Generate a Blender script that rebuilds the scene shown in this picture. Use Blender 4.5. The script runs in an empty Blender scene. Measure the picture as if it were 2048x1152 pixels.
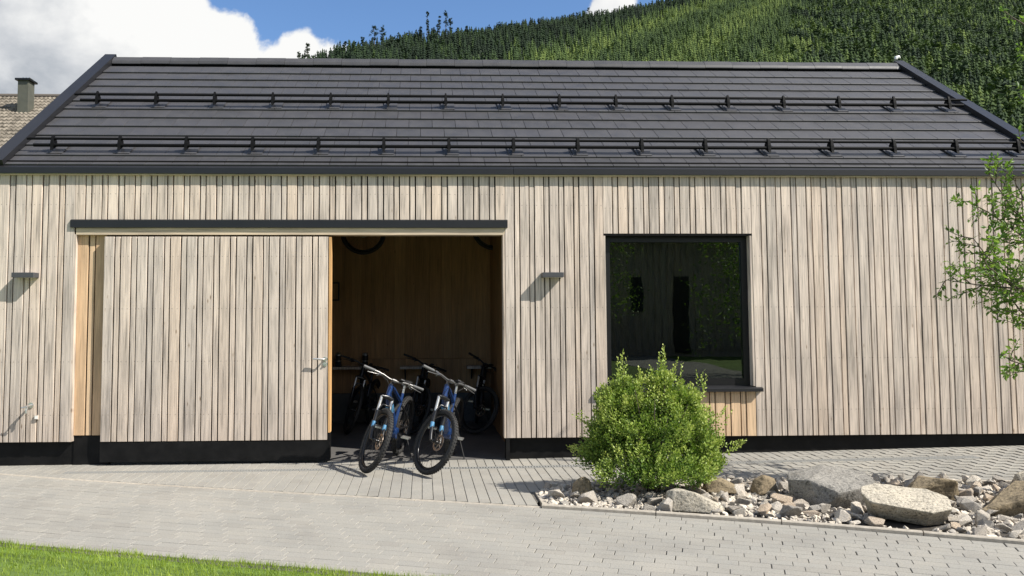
import bpy, bmesh, math, random
import numpy as np
from mathutils import Vector, Matrix, Quaternion
PI = math.pi
R = math.radians
scene = bpy.context.scene
COL = scene.collection

# ------------------------------------------------------------------ camera
cam_d = bpy.data.cameras.new('camera')
cam_d.sensor_width = 36.0
cam_d.lens = 28.125
cam_d.shift_x = 0.0599
cam_d.shift_y = -0.0188
cam_d.clip_start = 0.1
cam_d.clip_end = 9000
cam = bpy.data.objects.new('camera', cam_d)
COL.objects.link(cam)
CM = Matrix(((0.99937, 0.00127, -0.03539), (-0.03525, -0.06116, -0.99751), (-0.00344, 0.99813, -0.06108)))
cam.matrix_world = Matrix.Translation((0, -9.617, 1.70)) @ CM.to_4x4()
scene.camera = cam

# ------------------------------------------------------------------ light
SUN_EL, SUN_AZ = R(44.0), R(63.0)      # azimuth measured from the facade normal towards +x
sd = Vector((math.sin(SUN_AZ) * math.cos(SUN_EL), -math.cos(SUN_AZ) * math.cos(SUN_EL), math.sin(SUN_EL)))
sun_d = bpy.data.lights.new('sun', 'SUN')
sun_d.energy = 5.0
sun_d.angle = R(0.53)
sun_d.color = (1.0, 0.95, 0.87)
sun = bpy.data.objects.new('sun', sun_d)
COL.objects.link(sun)
sun.rotation_euler = sd.to_track_quat('Z', 'Y').to_euler()

scene.view_settings.view_transform = 'Standard'
scene.view_settings.look = 'None'
scene.view_settings.gamma = 1.0
scene.view_settings.exposure = 0.62
scene.view_settings.use_curve_mapping = False
scene.cycles.max_bounces = 8
scene.cycles.diffuse_bounces = 4
scene.cycles.transparent_max_bounces = 8

world = bpy.data.worlds.new('World')
scene.world = world
world.use_nodes = True
wn, wl = world.node_tree.nodes, world.node_tree.links
wn.clear()

def nd(nodes, t, **kw):
    n = nodes.new(t)
    for k, v in kw.items():
        if k == 'inp':
            for a, b in v.items():
                n.inputs[a].default_value = b
        else:
            setattr(n, k, v)
    return n

def build_world():
    out = nd(wn, 'ShaderNodeOutputWorld')
    bg = nd(wn, 'ShaderNodeBackground', inp={'Strength': 0.096})
    sky = nd(wn, 'ShaderNodeTexSky')
    sky.sky_type = 'NISHITA'
    sky.sun_disc = False
    sky.sun_elevation = SUN_EL
    sky.sun_rotation = math.atan2(sd.x, sd.y)
    sky.air_density = 1.1
    sky.dust_density = 0.4
    sky.ozone_density = 2.0
    geo = nd(wn, 'ShaderNodeTexCoord')
    D = geo.outputs['Generated']
    def vm(op, a, b=None):
        n = nd(wn, 'ShaderNodeVectorMath', operation=op)
        for i, s in enumerate((a, b)):
            if s is None: continue
            if isinstance(s, (tuple, list, Vector)): n.inputs[i].default_value = tuple(s)
            else: wl.new(s, n.inputs[i])
        return n
    def mt(op, a, b=None, c=None, clamp=False):
        n = nd(wn, 'ShaderNodeMath', operation=op, use_clamp=clamp)
        for i, s in enumerate((a, b, c)):
            if s is None: continue
            if isinstance(s, (int, float)): n.inputs[i].default_value = s
            else: wl.new(s, n.inputs[i])
        return n.outputs[0]
    Dn = vm('NORMALIZE', D).outputs[0]
    def dirpx(x, y):
        v = Vector((x - 845, 1600, 636 - y)); v.normalize(); return v
    # billows: circles on the sky (centre direction, angular radius)
    blobs = [((0, 120), 0.20), ((190, 150), 0.150), ((425, 125), 0.062), ((485, 140), 0.046), ((600, 98), 0.031),
             ((550, 130), 0.034), ((655, 125), 0.031), ((300, 60), 0.075), ((-300, 150), 0.3), ((-700, 100), 0.3),
             ((1230, 6), 0.030)]
    def density(vec):
        nz = nd(wn, 'ShaderNodeTexNoise', noise_dimensions='3D', inp={'Scale': 11.0, 'Detail': 9.0, 'Roughness': 0.56, 'Distortion': 0.25})
        wl.new(vec, nz.inputs['Vector'])
        nf = mt('SUBTRACT', nz.outputs[0], 0.5)
        best = None
        for (px, py), r in blobs:
            dist = vm('DISTANCE', vec, dirpx(px, py)).outputs['Value']
            v = mt('SUBTRACT', r, dist)
            best = v if best is None else mt('SMOOTH_MAX', best, v, 0.012)
        lowf = nd(wn, 'ShaderNodeTexNoise', noise_dimensions='3D', inp={'Scale': 2.1, 'Detail': 3.0, 'Roughness': 0.5})
        wl.new(vec, lowf.inputs['Vector'])
        # fair-weather clouds over the rest of the sky, away from the clear patch in view
        clear = vm('DISTANCE', vec, dirpx(900, -120)).outputs['Value']
        gen = mt('MULTIPLY', mt('SUBTRACT', lowf.outputs[0], 0.53), 0.7)
        pen = mt('MULTIPLY', mt('SUBTRACT', 0.62, clear, clamp=True), 0.6)
        gen = mt('SUBTRACT', gen, pen)
        base = mt('MAXIMUM', best, gen)
        return mt('ADD', base, mt('MULTIPLY', nf, 0.085))
    d0 = density(Dn)
    sh = vm('NORMALIZE', vm('ADD', Dn, (sd * 0.035)[:]).outputs[0]).outputs[0]
    d1 = density(sh)
    mr = nd(wn, 'ShaderNodeMapRange', interpolation_type='SMOOTHSTEP', inp={'From Min': 0.0, 'From Max': 0.010})
    wl.new(d0, mr.inputs['Value'])
    # self-shading: thick towards the sun = grey
    dd = mt('SUBTRACT', d0, d1)
    lit = nd(wn, 'ShaderNodeMapRange', inp={'From Min': -0.03, 'From Max': 0.03, 'To Min': 0.0, 'To Max': 1.0})
    wl.new(dd, lit.inputs['Value'])
    thick = nd(wn, 'ShaderNodeMapRange', inp={'From Min': 0.02, 'From Max': 0.17, 'To Min': 1.0, 'To Max': 0.15})
    wl.new(d0, thick.inputs['Value'])
    n2 = nd(wn, 'ShaderNodeTexNoise', noise_dimensions='3D', inp={'Scale': 6.0, 'Detail': 8.0, 'Roughness': 0.58, 'Distortion': 0.4})
    wl.new(Dn, n2.inputs['Vector'])
    soft = mt('MULTIPLY', mt('SUBTRACT', n2.outputs[0], 0.5), 2.3)
    val = mt('ADD', mt('MULTIPLY', thick.outputs[0], 0.60), mt('MULTIPLY', lit.outputs[0], 0.32))
    val = mt('ADD', mt('ADD', val, 0.26), soft)
    ramp = nd(wn, 'ShaderNodeValToRGB')
    cr = ramp.color_ramp
    cr.elements[0].position = 0.30; cr.elements[0].color = (3.0, 3.25, 3.6, 1)
    cr.elements[1].position = 1.0; cr.elements[1].color = (6.6, 6.6, 6.5, 1)
    e = cr.elements.new(0.62); e.color = (4.5, 4.65, 4.85, 1)
    wl.new(val, ramp.inputs[0])
    tint = nd(wn, 'ShaderNodeMix', data_type='RGBA', blend_type='MULTIPLY', inp={'Factor': 1.0})
    wl.new(sky.outputs[0], tint.inputs['A'])
    tint.inputs['B'].default_value = (0.74, 0.90, 1.10, 1)
    mix = nd(wn, 'ShaderNodeMix', data_type='RGBA')
    wl.new(mr.outputs[0], mix.inputs['Factor'])
    wl.new(tint.outputs['Result'], mix.inputs['A'])
    wl.new(ramp.outputs[0], mix.inputs['B'])
    wl.new(mix.outputs['Result'], bg.inputs['Color'])
    wl.new(bg.outputs[0], out.inputs[0])
build_world()

# ------------------------------------------------------------------ helpers
def project(x, y, z):
    q = CM.transposed() @ Vector((x, y + 9.617, z - 1.70))
    if q.z > -0.1: return None
    return (901.3 + 1600 * q.x / -q.z, 537.5 - 1600 * q.y / -q.z, -q.z)

class MB:
    """collects geometry for one mesh"""
    def __init__(self): self.v = []; self.f = []; self.mi = []; self.sm = []
    def add(self, vs, fs, mi=0, smooth=False):
        o = len(self.v)
        self.v.extend([tuple(p) for p in vs])
        for f in fs:
            self.f.append(tuple(i + o for i in f)); self.mi.append(mi); self.sm.append(smooth)
        return self
    def box(self, x0, x1, y0, y1, z0, z1, mi=0):
        v = [(x0, y0, z0), (x1, y0, z0), (x1, y1, z0), (x0, y1, z0), (x0, y0, z1), (x1, y0, z1), (x1, y1, z1), (x0, y1, z1)]
        return self.add(v, [(0, 3, 2, 1), (4, 5, 6, 7), (0, 1, 5, 4), (1, 2, 6, 5), (2, 3, 7, 6), (3, 0, 4, 7)], mi)
    def cbox(self, x0, x1, y0, y1, z0, z1, c=0.003, mi=0):
        """box whose four front (low y) edges are chamfered"""
        v = [(x0, y0 + c, z0), (x1, y0 + c, z0), (x1, y0 + c, z1), (x0, y0 + c, z1),
             (x0 + c, y0, z0 + c), (x1 - c, y0, z0 + c), (x1 - c, y0, z1 - c), (x0 + c, y0, z1 - c),
             (x0, y1, z0), (x1, y1, z0), (x1, y1, z1), (x0, y1, z1)]
        f = [(4, 5, 6, 7), (0, 1, 5, 4), (1, 2, 6, 5), (2, 3, 7, 6), (3, 0, 4, 7), (0, 8, 9, 1), (1, 9, 10, 2), (2, 10, 11, 3), (3, 11, 8, 0), (8, 11, 10, 9)]
        return self.add(v, f, mi)
    def tube(self, pts, r, n=8, mi=0, caps=True, smooth=True, sq=None):
        pts = [Vector(p) for p in pts]
        rr = r if isinstance(r, (list, tuple)) else [r] * len(pts)
        vs = []
        prev = None
        for i, p in enumerate(pts):
            t = (pts[min(i + 1, len(pts) - 1)] - pts[max(i - 1, 0)]).normalized()
            if prev is None:
                a = Vector((0, 0, 1)) if abs(t.z) < 0.9 else Vector((1, 0, 0))
                u = t.cross(a).normalized()
            else:
                u = (prev - t * prev.dot(t)).normalized()
            prev = u
            w = t.cross(u)
            for k in range(n):
                a = 2 * PI * k / n
                su, sw = (sq if sq else (1, 1))
                vs.append(p + (u * math.cos(a) * su + w * math.sin(a) * sw) * rr[i])
        fs = []
        for i in range(len(pts) - 1):
            for k in range(n):
                fs.append((i * n + k, i * n + (k + 1) % n, (i + 1) * n + (k + 1) % n, (i + 1) * n + k))
        self.add(vs, fs, mi, smooth)
        if caps:
            self.add(vs[:n], [tuple(range(n - 1, -1, -1))], mi)
            self.add(vs[-n:], [tuple(range(n))], mi)
        return self
    def torus(self, c, ax, R0, r, n=40, m=8, mi=0, rs=1.0):
        """rs: stretch of the section along the axis"""
        c = Vector(c); ax = Vector(ax).normalized()
        a = Vector((0, 0, 1)) if abs(ax.z) < 0.9 else Vector((1, 0, 0))
        u = ax.cross(a).normalized(); w = ax.cross(u)
        vs = []
        for i in range(n):
            A = 2 * PI * i / n
            d = u * math.cos(A) + w * math.sin(A)
            for j in range(m):
                B = 2 * PI * j / m
                vs.append(c + d * (R0 + r * math.cos(B)) + ax * (r * rs * math.sin(B)))
        fs = [(i * m + j, ((i + 1) % n) * m + j, ((i + 1) % n) * m + (j + 1) % m, i * m + (j + 1) % m) for i in range(n) for j in range(m)]
        return self.add(vs, fs, mi, True)
    def prism(self, poly, y0, y1, axis='y', mi=0):
        """extrude a 2D polygon; axis y: poly = (x,z); axis x: poly=(y,z)"""
        n = len(poly)
        if axis == 'y': vs = [(a, y0, b) for a, b in poly] + [(a, y1, b) for a, b in poly]
        elif axis == 'x': vs = [(y0, a, b) for a, b in poly] + [(y1, a, b) for a, b in poly]
        else: vs = [(a, b, y0) for a, b in poly] + [(a, b, y1) for a, b in poly]
        fs = [tuple(range(n)), tuple(range(2 * n - 1, n - 1, -1))] + [(i, (i + 1) % n + 0, (i + 1) % n + n, i + n)[::-1] for i in range(n)]
        return self.add(vs, fs, mi)
    def xf(self, M):
        self.v = [tuple(M @ Vector(p)) for p in self.v]; return self
    def mesh(self, name, mats):
        me = bpy.data.meshes.new(name)
        me.from_pydata(self.v, [], self.f)
        for m in (mats if isinstance(mats, (list, tuple)) else [mats]): me.materials.append(m)
        me.polygons.foreach_set('material_index', self.mi)
        me.polygons.foreach_set('use_smooth', self.sm)
        me.update()
        return me
    def build(self, name, mats, parent=None, fix=True):
        me = self.mesh(name, mats)
        if fix:
            bm = bmesh.new(); bm.from_mesh(me); bmesh.ops.recalc_face_normals(bm, faces=bm.faces); bm.to_mesh(me); bm.free()
        return link(name, me, parent)

def link(name, me, parent=None, loc=None, rot=None, scl=None):
    o = bpy.data.objects.new(name, me)
    COL.objects.link(o)
    if parent: o.parent = parent
    if loc: o.location = loc
    if rot: o.rotation_euler = rot
    if scl: o.scale = scl
    return o

def tag(o, label=None, cat=None, group=None, kind=None):
    if label: o['label'] = label
    if cat: o['category'] = cat
    if group: o['group'] = group
    if kind: o['kind'] = kind
    return o

def empty(name, loc=(0, 0, 0), rot=(0, 0, 0)):
    o = bpy.data.objects.new(name, None); COL.objects.link(o)
    o.location = loc; o.rotation_euler = rot; o.empty_display_size = 0.1
    return o

def copy_tree(o, parent=None):
    c = o.copy(); COL.objects.link(c)
    if parent: c.parent = parent
    for ch in list(o.children): copy_tree(ch, c)
    return c

def sm_interp(x, xs, ys):
    return float(np.interp(x, xs, ys))

# ------------------------------------------------------------------ materials
def new_mat(name):
    m = bpy.data.materials.new(name); m.use_nodes = True
    n, l = m.node_tree.nodes, m.node_tree.links
    bs = n['Principled BSDF']
    return m, n, l, bs

def ramp(n, l, src, stops):
    r = n.new('ShaderNodeValToRGB')
    el = r.color_ramp.elements
    while len(el) > 1: el.remove(el[-1])
    el[0].position = stops[0][0]; el[0].color = (*stops[0][1], 1)
    for p, c in stops[1:]:
        e = el.new(p); e.color = (*c, 1)
    l.new(src, r.inputs[0])
    return r.outputs[0]

def mixc(n, l, fac, a, b, mode='MIX'):
    m = n.new('ShaderNodeMix'); m.data_type = 'RGBA'; m.blend_type = mode
    for s, key in ((fac, 'Factor'), (a, 'A'), (b, 'B')):
        if isinstance(s, (int, float)): m.inputs[key].default_value = s
        elif isinstance(s, tuple): m.inputs[key].default_value = (*s, 1) if len(s) == 3 else s
        else: l.new(s, m.inputs[key])
    return m.outputs['Result']

def fmath(n, l, op, a, b=0.0, clamp=False):
    m = n.new('ShaderNodeMath'); m.operation = op; m.use_clamp = clamp
    for i, s in enumerate((a, b)):
        if isinstance(s, (int, float)): m.inputs[i].default_value = s
        else: l.new(s, m.inputs[i])
    return m.outputs[0]

def noise(n, l, vec, scale, detail=4, rough=0.5, w=None, dist=0.0, out=0):
    t = n.new('ShaderNodeTexNoise')
    t.inputs['Scale'].default_value = scale; t.inputs['Detail'].default_value = detail
    t.inputs['Roughness'].default_value = rough; t.inputs['Distortion'].default_value = dist
    if vec is not None: l.new(vec, t.inputs['Vector'])
    if w is not None:
        t.noise_dimensions = '4D'; l.new(w, t.inputs['W'])
    return t.outputs[out]

def mapping(n, l, scale, coord='Object'):
    tc = n.new('ShaderNodeTexCoord'); mp = n.new('ShaderNodeMapping')
    mp.inputs['Scale'].default_value = scale
    l.new(tc.outputs[coord], mp.inputs['Vector'])
    return mp.outputs[0]

def bump(n, l, bs, h, strength=0.4, dist=0.004):
    b = n.new('ShaderNodeBump'); b.inputs['Strength'].default_value = strength; b.inputs['Distance'].default_value = dist
    l.new(h, b.inputs['Height']); l.new(b.outputs[0], bs.inputs['Normal'])

def wood(name, cols, grain=(1, 1, 1), dark=0.35, rough=0.8, knots=0.5, horiz=False, var=0.25):
    m, n, l, bs = new_mat(name)
    oi = n.new('ShaderNodeObjectInfo')
    rnd = oi.outputs['Random']
    w = fmath(n, l, 'MULTIPLY', rnd, 50.0)
    s1 = (55, 8, 1.4) if not horiz else (1.4, 8, 55)
    s2 = (160, 20, 3.0) if not horiz else (3.0, 20, 160)
    s3 = (10, 4, 1.5) if not horiz else (1.1, 4, 7)
    v1 = mapping(n, l, s1); v2 = mapping(n, l, s2); v3 = mapping(n, l, s3)
    g1 = noise(n, l, v1, 1.0, 5, 0.6, w, 0.6)
    g2 = noise(n, l, v2, 1.0, 3, 0.6, w)
    g3 = noise(n, l, v3, 1.0, 4, 0.55, w)
    base = ramp(n, l, rnd, [(i / (len(cols) - 1), c) for i, c in enumerate(cols)])
    f1 = ramp(n, l, g3, [(0.30, (1 - var * 1.1,) * 3), (0.5, (1 - var * 0.35, 1 - var * .38, 1 - var * .42)), (0.70, (1.06, 1.05, 1.03))])
    c1 = mixc(n, l, 1.0, base, f1, 'MULTIPLY')
    f2 = ramp(n, l, g1, [(0.33, (1 - dark,) * 3), (0.48, (0.93, 0.93, 0.93)), (0.62, (1.04, 1.03, 1.02))])
    c2 = mixc(n, l, 0.85, c1, f2, 'MULTIPLY')
    f3 = ramp(n, l, g2, [(0.36, (0.66,) * 3), (0.5, (1, 1, 1)), (0.64, (1.10, 1.09, 1.08))])
    c3 = mixc(n, l, 0.8, c2, f3, 'MULTIPLY')
    if knots:
        vk = mapping(n, l, (13, 1, 4.0) if not horiz else (4.0, 1, 13))
        vo = n.new('ShaderNodeTexVoronoi'); vo.voronoi_dimensions = '4D'; vo.inputs['Scale'].default_value = 1.0
        l.new(vk, vo.inputs['Vector']); l.new(w, vo.inputs['W'])
        kf = ramp(n, l, vo.outputs['Distance'], [(0.06, (0.30, 0.24, 0.19)), (0.12, (.85, .82, .78)), (0.16, (1, 1, 1))])
        c3 = mixc(n, l, knots, c3, kf, 'MULTIPLY')
    if name == 'weathered_larch':
        tc = n.new('ShaderNodeTexCoord'); sx = n.new('ShaderNodeSeparateXYZ'); l.new(tc.outputs['Object'], sx.inputs[0])
        fz = fmath(n, l, 'ABSOLUTE', fmath(n, l, 'SUBTRACT', fmath(n, l, 'FRACT', fmath(n, l, 'MULTIPLY', sx.outputs[2], 1.61)), .5))
        fx = fmath(n, l, 'ABSOLUTE', fmath(n, l, 'SUBTRACT', fmath(n, l, 'ABSOLUTE', sx.outputs[0]), .030))
        sc_ = fmath(n, l, 'MULTIPLY', fmath(n, l, 'LESS_THAN', fz, .0095), fmath(n, l, 'LESS_THAN', fx, .0055))
        c3 = mixc(n, l, fmath(n, l, 'MULTIPLY', sc_, .55), c3, (.16, .14, .12))
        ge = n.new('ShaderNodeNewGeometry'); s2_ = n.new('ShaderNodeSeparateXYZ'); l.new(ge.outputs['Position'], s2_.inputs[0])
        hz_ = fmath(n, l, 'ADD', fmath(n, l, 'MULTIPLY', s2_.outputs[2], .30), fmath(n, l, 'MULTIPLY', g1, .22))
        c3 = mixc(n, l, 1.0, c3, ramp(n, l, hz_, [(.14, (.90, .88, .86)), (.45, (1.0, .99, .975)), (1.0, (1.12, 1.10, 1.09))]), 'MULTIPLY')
    l.new(c3, bs.inputs['Base Color'])
    bs.inputs['Roughness'].default_value = rough
    bs.inputs['Specular IOR Level'].default_value = 0.25
    bump(n, l, bs, g1, 0.55, 0.003)
    return m

def plain(name, col, rough=0.5, metal=0.0, spec=0.5, nvar=0.0, nscale=8.0, bmp=0.0, coord='Object', rvar=0.0):
    m, n, l, bs = new_mat(name)
    bs.inputs['Roughness'].default_value = rough
    bs.inputs['Metallic'].default_value = metal
    bs.inputs['Specular IOR Level'].default_value = spec
    tc = n.new('ShaderNodeTexCoord')
    g = noise(n, l, tc.outputs[coord], nscale, 5, 0.6)
    a = tuple(max(0, c * (1 - nvar)) for c in col); b = tuple(c * (1 + nvar) for c in col)
    c = ramp(n, l, g, [(0.35, a), (0.65, b)])
    if rvar:
        oi = n.new('ShaderNodeObjectInfo')
        f = ramp(n, l, oi.outputs['Random'], [(0, (1 - rvar,) * 3), (1, (1 + rvar,) * 3)])
        c = mixc(n, l, 1.0, c, f, 'MULTIPLY')
    l.new(c, bs.inputs['Base Color'])
    if bmp: bump(n, l, bs, g, bmp, 0.003)
    return m

M = {}
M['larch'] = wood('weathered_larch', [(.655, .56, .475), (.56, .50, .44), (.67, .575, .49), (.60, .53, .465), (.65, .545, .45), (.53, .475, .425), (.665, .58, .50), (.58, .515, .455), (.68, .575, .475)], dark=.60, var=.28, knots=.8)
M['larch_fresh'] = wood('fresh_larch', [(.64, .45, .28), (.70, .51, .33), (.60, .41, .25)], dark=0.2, knots=0.3)
M['larch_h'] = wood('weathered_larch_beam', [(.66, .54, .40), (.62, .52, .39)], horiz=True)
M['larch_edge'] = wood('orange_larch_edge', [(.68, .40, .17), (.70, .42, .19)], dark=0.15, knots=0.0)
M['inner'] = wood('spruce_panel', [(.42, .24, .115), (.46, .27, .13), (.38, .215, .10), (.44, .25, .12)], dark=0.12, knots=0.9, rough=0.6)
M['batten'] = plain('black_membrane', (.004, .004, .004), 0.9, spec=0.2)
M['plinth'] = plain('black_plinth_sheet', (.005, .0048, .0047), 0.6, nvar=0.5, nscale=6, spec=0.2)
M['anthracite'] = plain('anthracite_metal', (.018, .018, .020), 0.42, 0.25, nvar=0.08, nscale=2)
M['black_metal'] = plain('black_metal', (.012, .012, .013), 0.38, 0.3)
M['lamp_metal'] = plain('grey_lamp_metal', (.07, .07, .075), 0.5, 0.2)
M['steel'] = plain('brushed_steel', (.62, .61, .58), 0.32, 0.85)
M['bar'] = plain('dark_polished_bar', (.16, .155, .15), 0.3, 0.8)
M['chrome'] = plain('pale_steel', (.75, .75, .74), 0.2, 1.0)
M['rubber'] = plain('tyre_rubber', (.028, .027, .026), 0.75, nvar=0.3, nscale=30, spec=0.35)
M['blackp'] = plain('black_bike_paint', (.010, .010, .011), 0.28)
M['blackm'] = plain('matt_black_plastic', (.014, .014, .014), 0.6)
M['blue'] = plain('blue_bike_paint', (.010, .032, .11), 0.25)
M['skyblue'] = plain('light_blue_decal', (.07, .21, .36), 0.3)
M['decal'] = plain('white_decal', (.7, .75, .8), 0.35)
M['rotor'] = plain('brake_disc_steel', (.40, .33, .27), 0.35, 0.9)
M['concrete'] = plain('dark_concrete_floor', (.10, .095, .09), 0.7, nvar=0.15, nscale=3)
M['cwall'] = plain('concrete_upstand', (.10, .095, .085), 0.8, nvar=0.15, nscale=3)
M['kerb'] = plain('kerb_concrete', (.37, .33, .27), 0.9, nvar=0.16, nscale=22, bmp=0.5, rvar=0.06)
M['sand'] = plain('joint_sand', (.11, .10, .085), 0.95, nvar=0.3, nscale=40)
M['grate'] = plain('galvanised_grate', (.36, .36, .34), 0.5, 0.4)
M['dark'] = plain('dark_void', (.01, .01, .01), 0.9)
M['soil'] = plain('dark_soil', (.05, .042, .033), 0.95, nvar=0.4, nscale=30, bmp=0.6)
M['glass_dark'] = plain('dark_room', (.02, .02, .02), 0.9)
M['white'] = plain('white_plastic', (.75, .74, .70), 0.4)
M['bark'] = plain('bark', (.09, .07, .05), 0.9, nvar=0.35, nscale=25, bmp=0.6)
M['green_frame'] = plain('green_bike_decal', (.10, .18, .05), 0.4)

def tile_mat():
    m, n, l, bs = new_mat('slate_grey_tile')
    oi = n.new('ShaderNodeObjectInfo'); tc = n.new('ShaderNodeTexCoord')
    g = noise(n, l, tc.outputs['Object'], 5.0, 6, 0.6, fmath(n, l, 'MULTIPLY', oi.outputs['Random'], 30.0))
    g2 = noise(n, l, tc.outputs['Object'], 130.0, 2, 0.5)
    c = ramp(n, l, oi.outputs['Random'], [(0, (.052, .051, .053)), (0.5, (.060, .058, .061)), (1, (.055, .054, .056))])
    c = mixc(n, l, 1.0, c, ramp(n, l, g, [(0.3, (.86, .86, .86)), (0.7, (1.1, 1.1, 1.1))]), 'MULTIPLY')
    l.new(c, bs.inputs['Base Color'])
    l.new(ramp(n, l, g, [(0.3, (.42,) * 3), (0.7, (.6,) * 3)]), bs.inputs['Roughness'])
    bs.inputs['Specular IOR Level'].default_value = 0.4
    bump(n, l, bs, g2, 0.12, 0.002)
    return m
M['tile'] = tile_mat()

def paver_mat():
    m, n, l, bs = new_mat('grey_concrete_paver')
    oi = n.new('ShaderNodeObjectInfo'); tc = n.new('ShaderNodeTexCoord')
    geo = n.new('ShaderNodeNewGeometry')
    at = n.new('ShaderNodeAttribute'); at.attribute_name = 'tone'
    pos = geo.outputs['Position']
    vo = n.new('ShaderNodeTexVoronoi'); vo.inputs['Scale'].default_value = 260.0; l.new(pos, vo.inputs['Vector'])
    g1 = noise(n, l, pos, 1.3, 5, 0.6)
    g2 = noise(n, l, pos, 90.0, 3, 0.6)
    rr = fmath(n, l, 'FRACT', fmath(n, l, 'ADD', oi.outputs['Random'], at.outputs['Fac']))
    c = ramp(n, l, rr, [(0, (.278, .262, .232)), (0.35, (.302, .287, .255)), (0.7, (.288, .276, .248)), (1, (.312, .294, .258))])
    c = mixc(n, l, 1.0, c, ramp(n, l, g1, [(0.3, (.84, .84, .84)), (0.5, (.98, .98, .97)), (0.7, (1.06, 1.05, 1.03))]), 'MULTIPLY')
    c = mixc(n, l, 0.85, c, ramp(n, l, g2, [(0.30, (.76, .76, .76)), (0.5, (1, 1, 1)), (0.72, (1.16, 1.15, 1.13))]), 'MULTIPLY')
    l.new(c, bs.inputs['Base Color'])
    bs.inputs['Roughness'].default_value = 0.92; bs.inputs['Specular IOR Level'].default_value = 0.2
    bump(n, l, bs, g2, 0.5, 0.003)
    return m
M['paver'] = paver_mat()

def stone_mat(name, cols, scale=3.0, lichen=0.25):
    m, n, l, bs = new_mat(name)
    oi = n.new('ShaderNodeObjectInfo'); tc = n.new('ShaderNodeTexCoord')
    w = fmath(n, l, 'MULTIPLY', oi.outputs['Random'], 40.0)
    P = tc.outputs['Object']
    g1 = noise(n, l, P, scale, 6, 0.65, w)
    g2 = noise(n, l, P, scale * 14, 4, 0.65, w)
    vo = n.new('ShaderNodeTexVoronoi'); vo.inputs['Scale'].default_value = scale * 26; l.new(P, vo.inputs['Vector'])
    base = ramp(n, l, oi.outputs['Random'], [(i / (len(cols) - 1), c) for i, c in enumerate(cols)])
    c = mixc(n, l, 1.0, base, ramp(n, l, g1, [(0.3, (.68, .66, .62)), (0.5, (.95, .94, .92)), (0.72, (1.15, 1.13, 1.08))]), 'MULTIPLY')
    c = mixc(n, l, 1.0, c, ramp(n, l, g2, [(0.36, (.42, .42, .41)), (0.47, (.95, .95, .95)), (0.68, (1.18, 1.17, 1.15))]), 'MULTIPLY')
    g3 = noise(n, l, P, scale * 45, 3, 0.7, w)
    c = mixc(n, l, 0.8, c, ramp(n, l, g3, [(0.35, (.60, .60, .60)), (0.5, (1, 1, 1)), (0.66, (1.25, 1.25, 1.24))]), 'MULTIPLY')
    c = mixc(n, l, lichen, c, ramp(n, l, vo.outputs['Distance'], [(0.15, (.45, .45, .45)), (0.4, (1.05, 1.05, 1.05))]), 'MULTIPLY')
    l.new(c, bs.inputs['Base Color'])
    bs.inputs['Roughness'].default_value = 0.9; bs.inputs['Specular IOR Level'].default_value = 0.25
    mx = fmath(n, l, 'ADD', g1, fmath(n, l, 'MULTIPLY', g2, 0.5))
    bump(n, l, bs, mx, 0.9, 0.02)
    return m
M['granite'] = stone_mat('grey_granite', [(.25, .24, .22), (.27, .255, .23)], 3.2, 1.0)
M['sandstone'] = stone_mat('pale_sandstone', [(.43, .39, .32), (.46, .42, .345)], 3.2, 0.85)
M['brownstone'] = stone_mat('brown_stone', [(.22, .175, .115), (.26, .21, .14)], 2.2, 0.3)
M['stone'] = stone_mat('broken_stone', [(.60, .54, .46), (.44, .41, .37), (.68, .61, .52), (.50, .46, .41), (.76, .69, .60), (.38, .36, .33), (.62, .50, .38), (.70, .65, .57)], 9.0, 0.25)

def fill_mat():
    m, n, l, bs = new_mat('stone_fill')
    geo = n.new('ShaderNodeNewGeometry')
    r = geo.outputs['Random Per Island']
    base = ramp(n, l, r, [(0, (.40, .36, .30)), (.25, (.60, .53, .43)), (.5, (.50, .45, .38)), (.75, (.70, .62, .51)), (1, (.36, .33, .29))])
    g = noise(n, l, geo.outputs['Position'], 60, 4, .65)
    c = mixc(n, l, 1.0, base, ramp(n, l, g, [(.32, (.65, .64, .62)), (.5, (1, 1, 1)), (.7, (1.15, 1.14, 1.12))]), 'MULTIPLY')
    l.new(c, bs.inputs['Base Color']); bs.inputs['Roughness'].default_value = .95; bs.inputs['Specular IOR Level'].default_value = .2
    bump(n, l, bs, g, .7, .006)
    return m
M['stone_fill'] = fill_mat()
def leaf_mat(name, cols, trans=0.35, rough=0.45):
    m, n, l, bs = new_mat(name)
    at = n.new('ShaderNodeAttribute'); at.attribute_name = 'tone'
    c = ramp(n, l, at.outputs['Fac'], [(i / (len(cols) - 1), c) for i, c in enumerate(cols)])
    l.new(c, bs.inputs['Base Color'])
    bs.inputs['Roughness'].default_value = rough; bs.inputs['Specular IOR Level'].default_value = 0.35
    tr = n.new('ShaderNodeBsdfTranslucent'); l.new(mixc(n, l, 1.0, c, (1.25, 1.35, .7), 'MULTIPLY'), tr.inputs['Color'])
    mx = n.new('ShaderNodeMixShader'); mx.inputs[0].default_value = trans
    l.new(bs.outputs[0], mx.inputs[1]); l.new(tr.outputs[0], mx.inputs[2])
    l.new(mx.outputs[0], n['Material Output'].inputs['Surface'])
    return m
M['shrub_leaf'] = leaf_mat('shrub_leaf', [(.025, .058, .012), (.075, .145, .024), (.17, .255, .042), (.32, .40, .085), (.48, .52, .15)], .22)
M['tree_leaf'] = leaf_mat('tree_leaf', [(.08, .15, .028), (.15, .25, .045), (.28, .38, .09)], 0.4)
M['grass'] = leaf_mat('grass_blade', [(.14, .21, .024), (.22, .30, .036), (.31, .39, .055)], 0.35, 0.5)
M['spruce'] = leaf_mat('spruce_needles', [(.005, .012, .005), (.011, .026, .009), (.030, .056, .014), (.062, .100, .022), (.12, .165, .036)], 0.10, 0.9)
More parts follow.
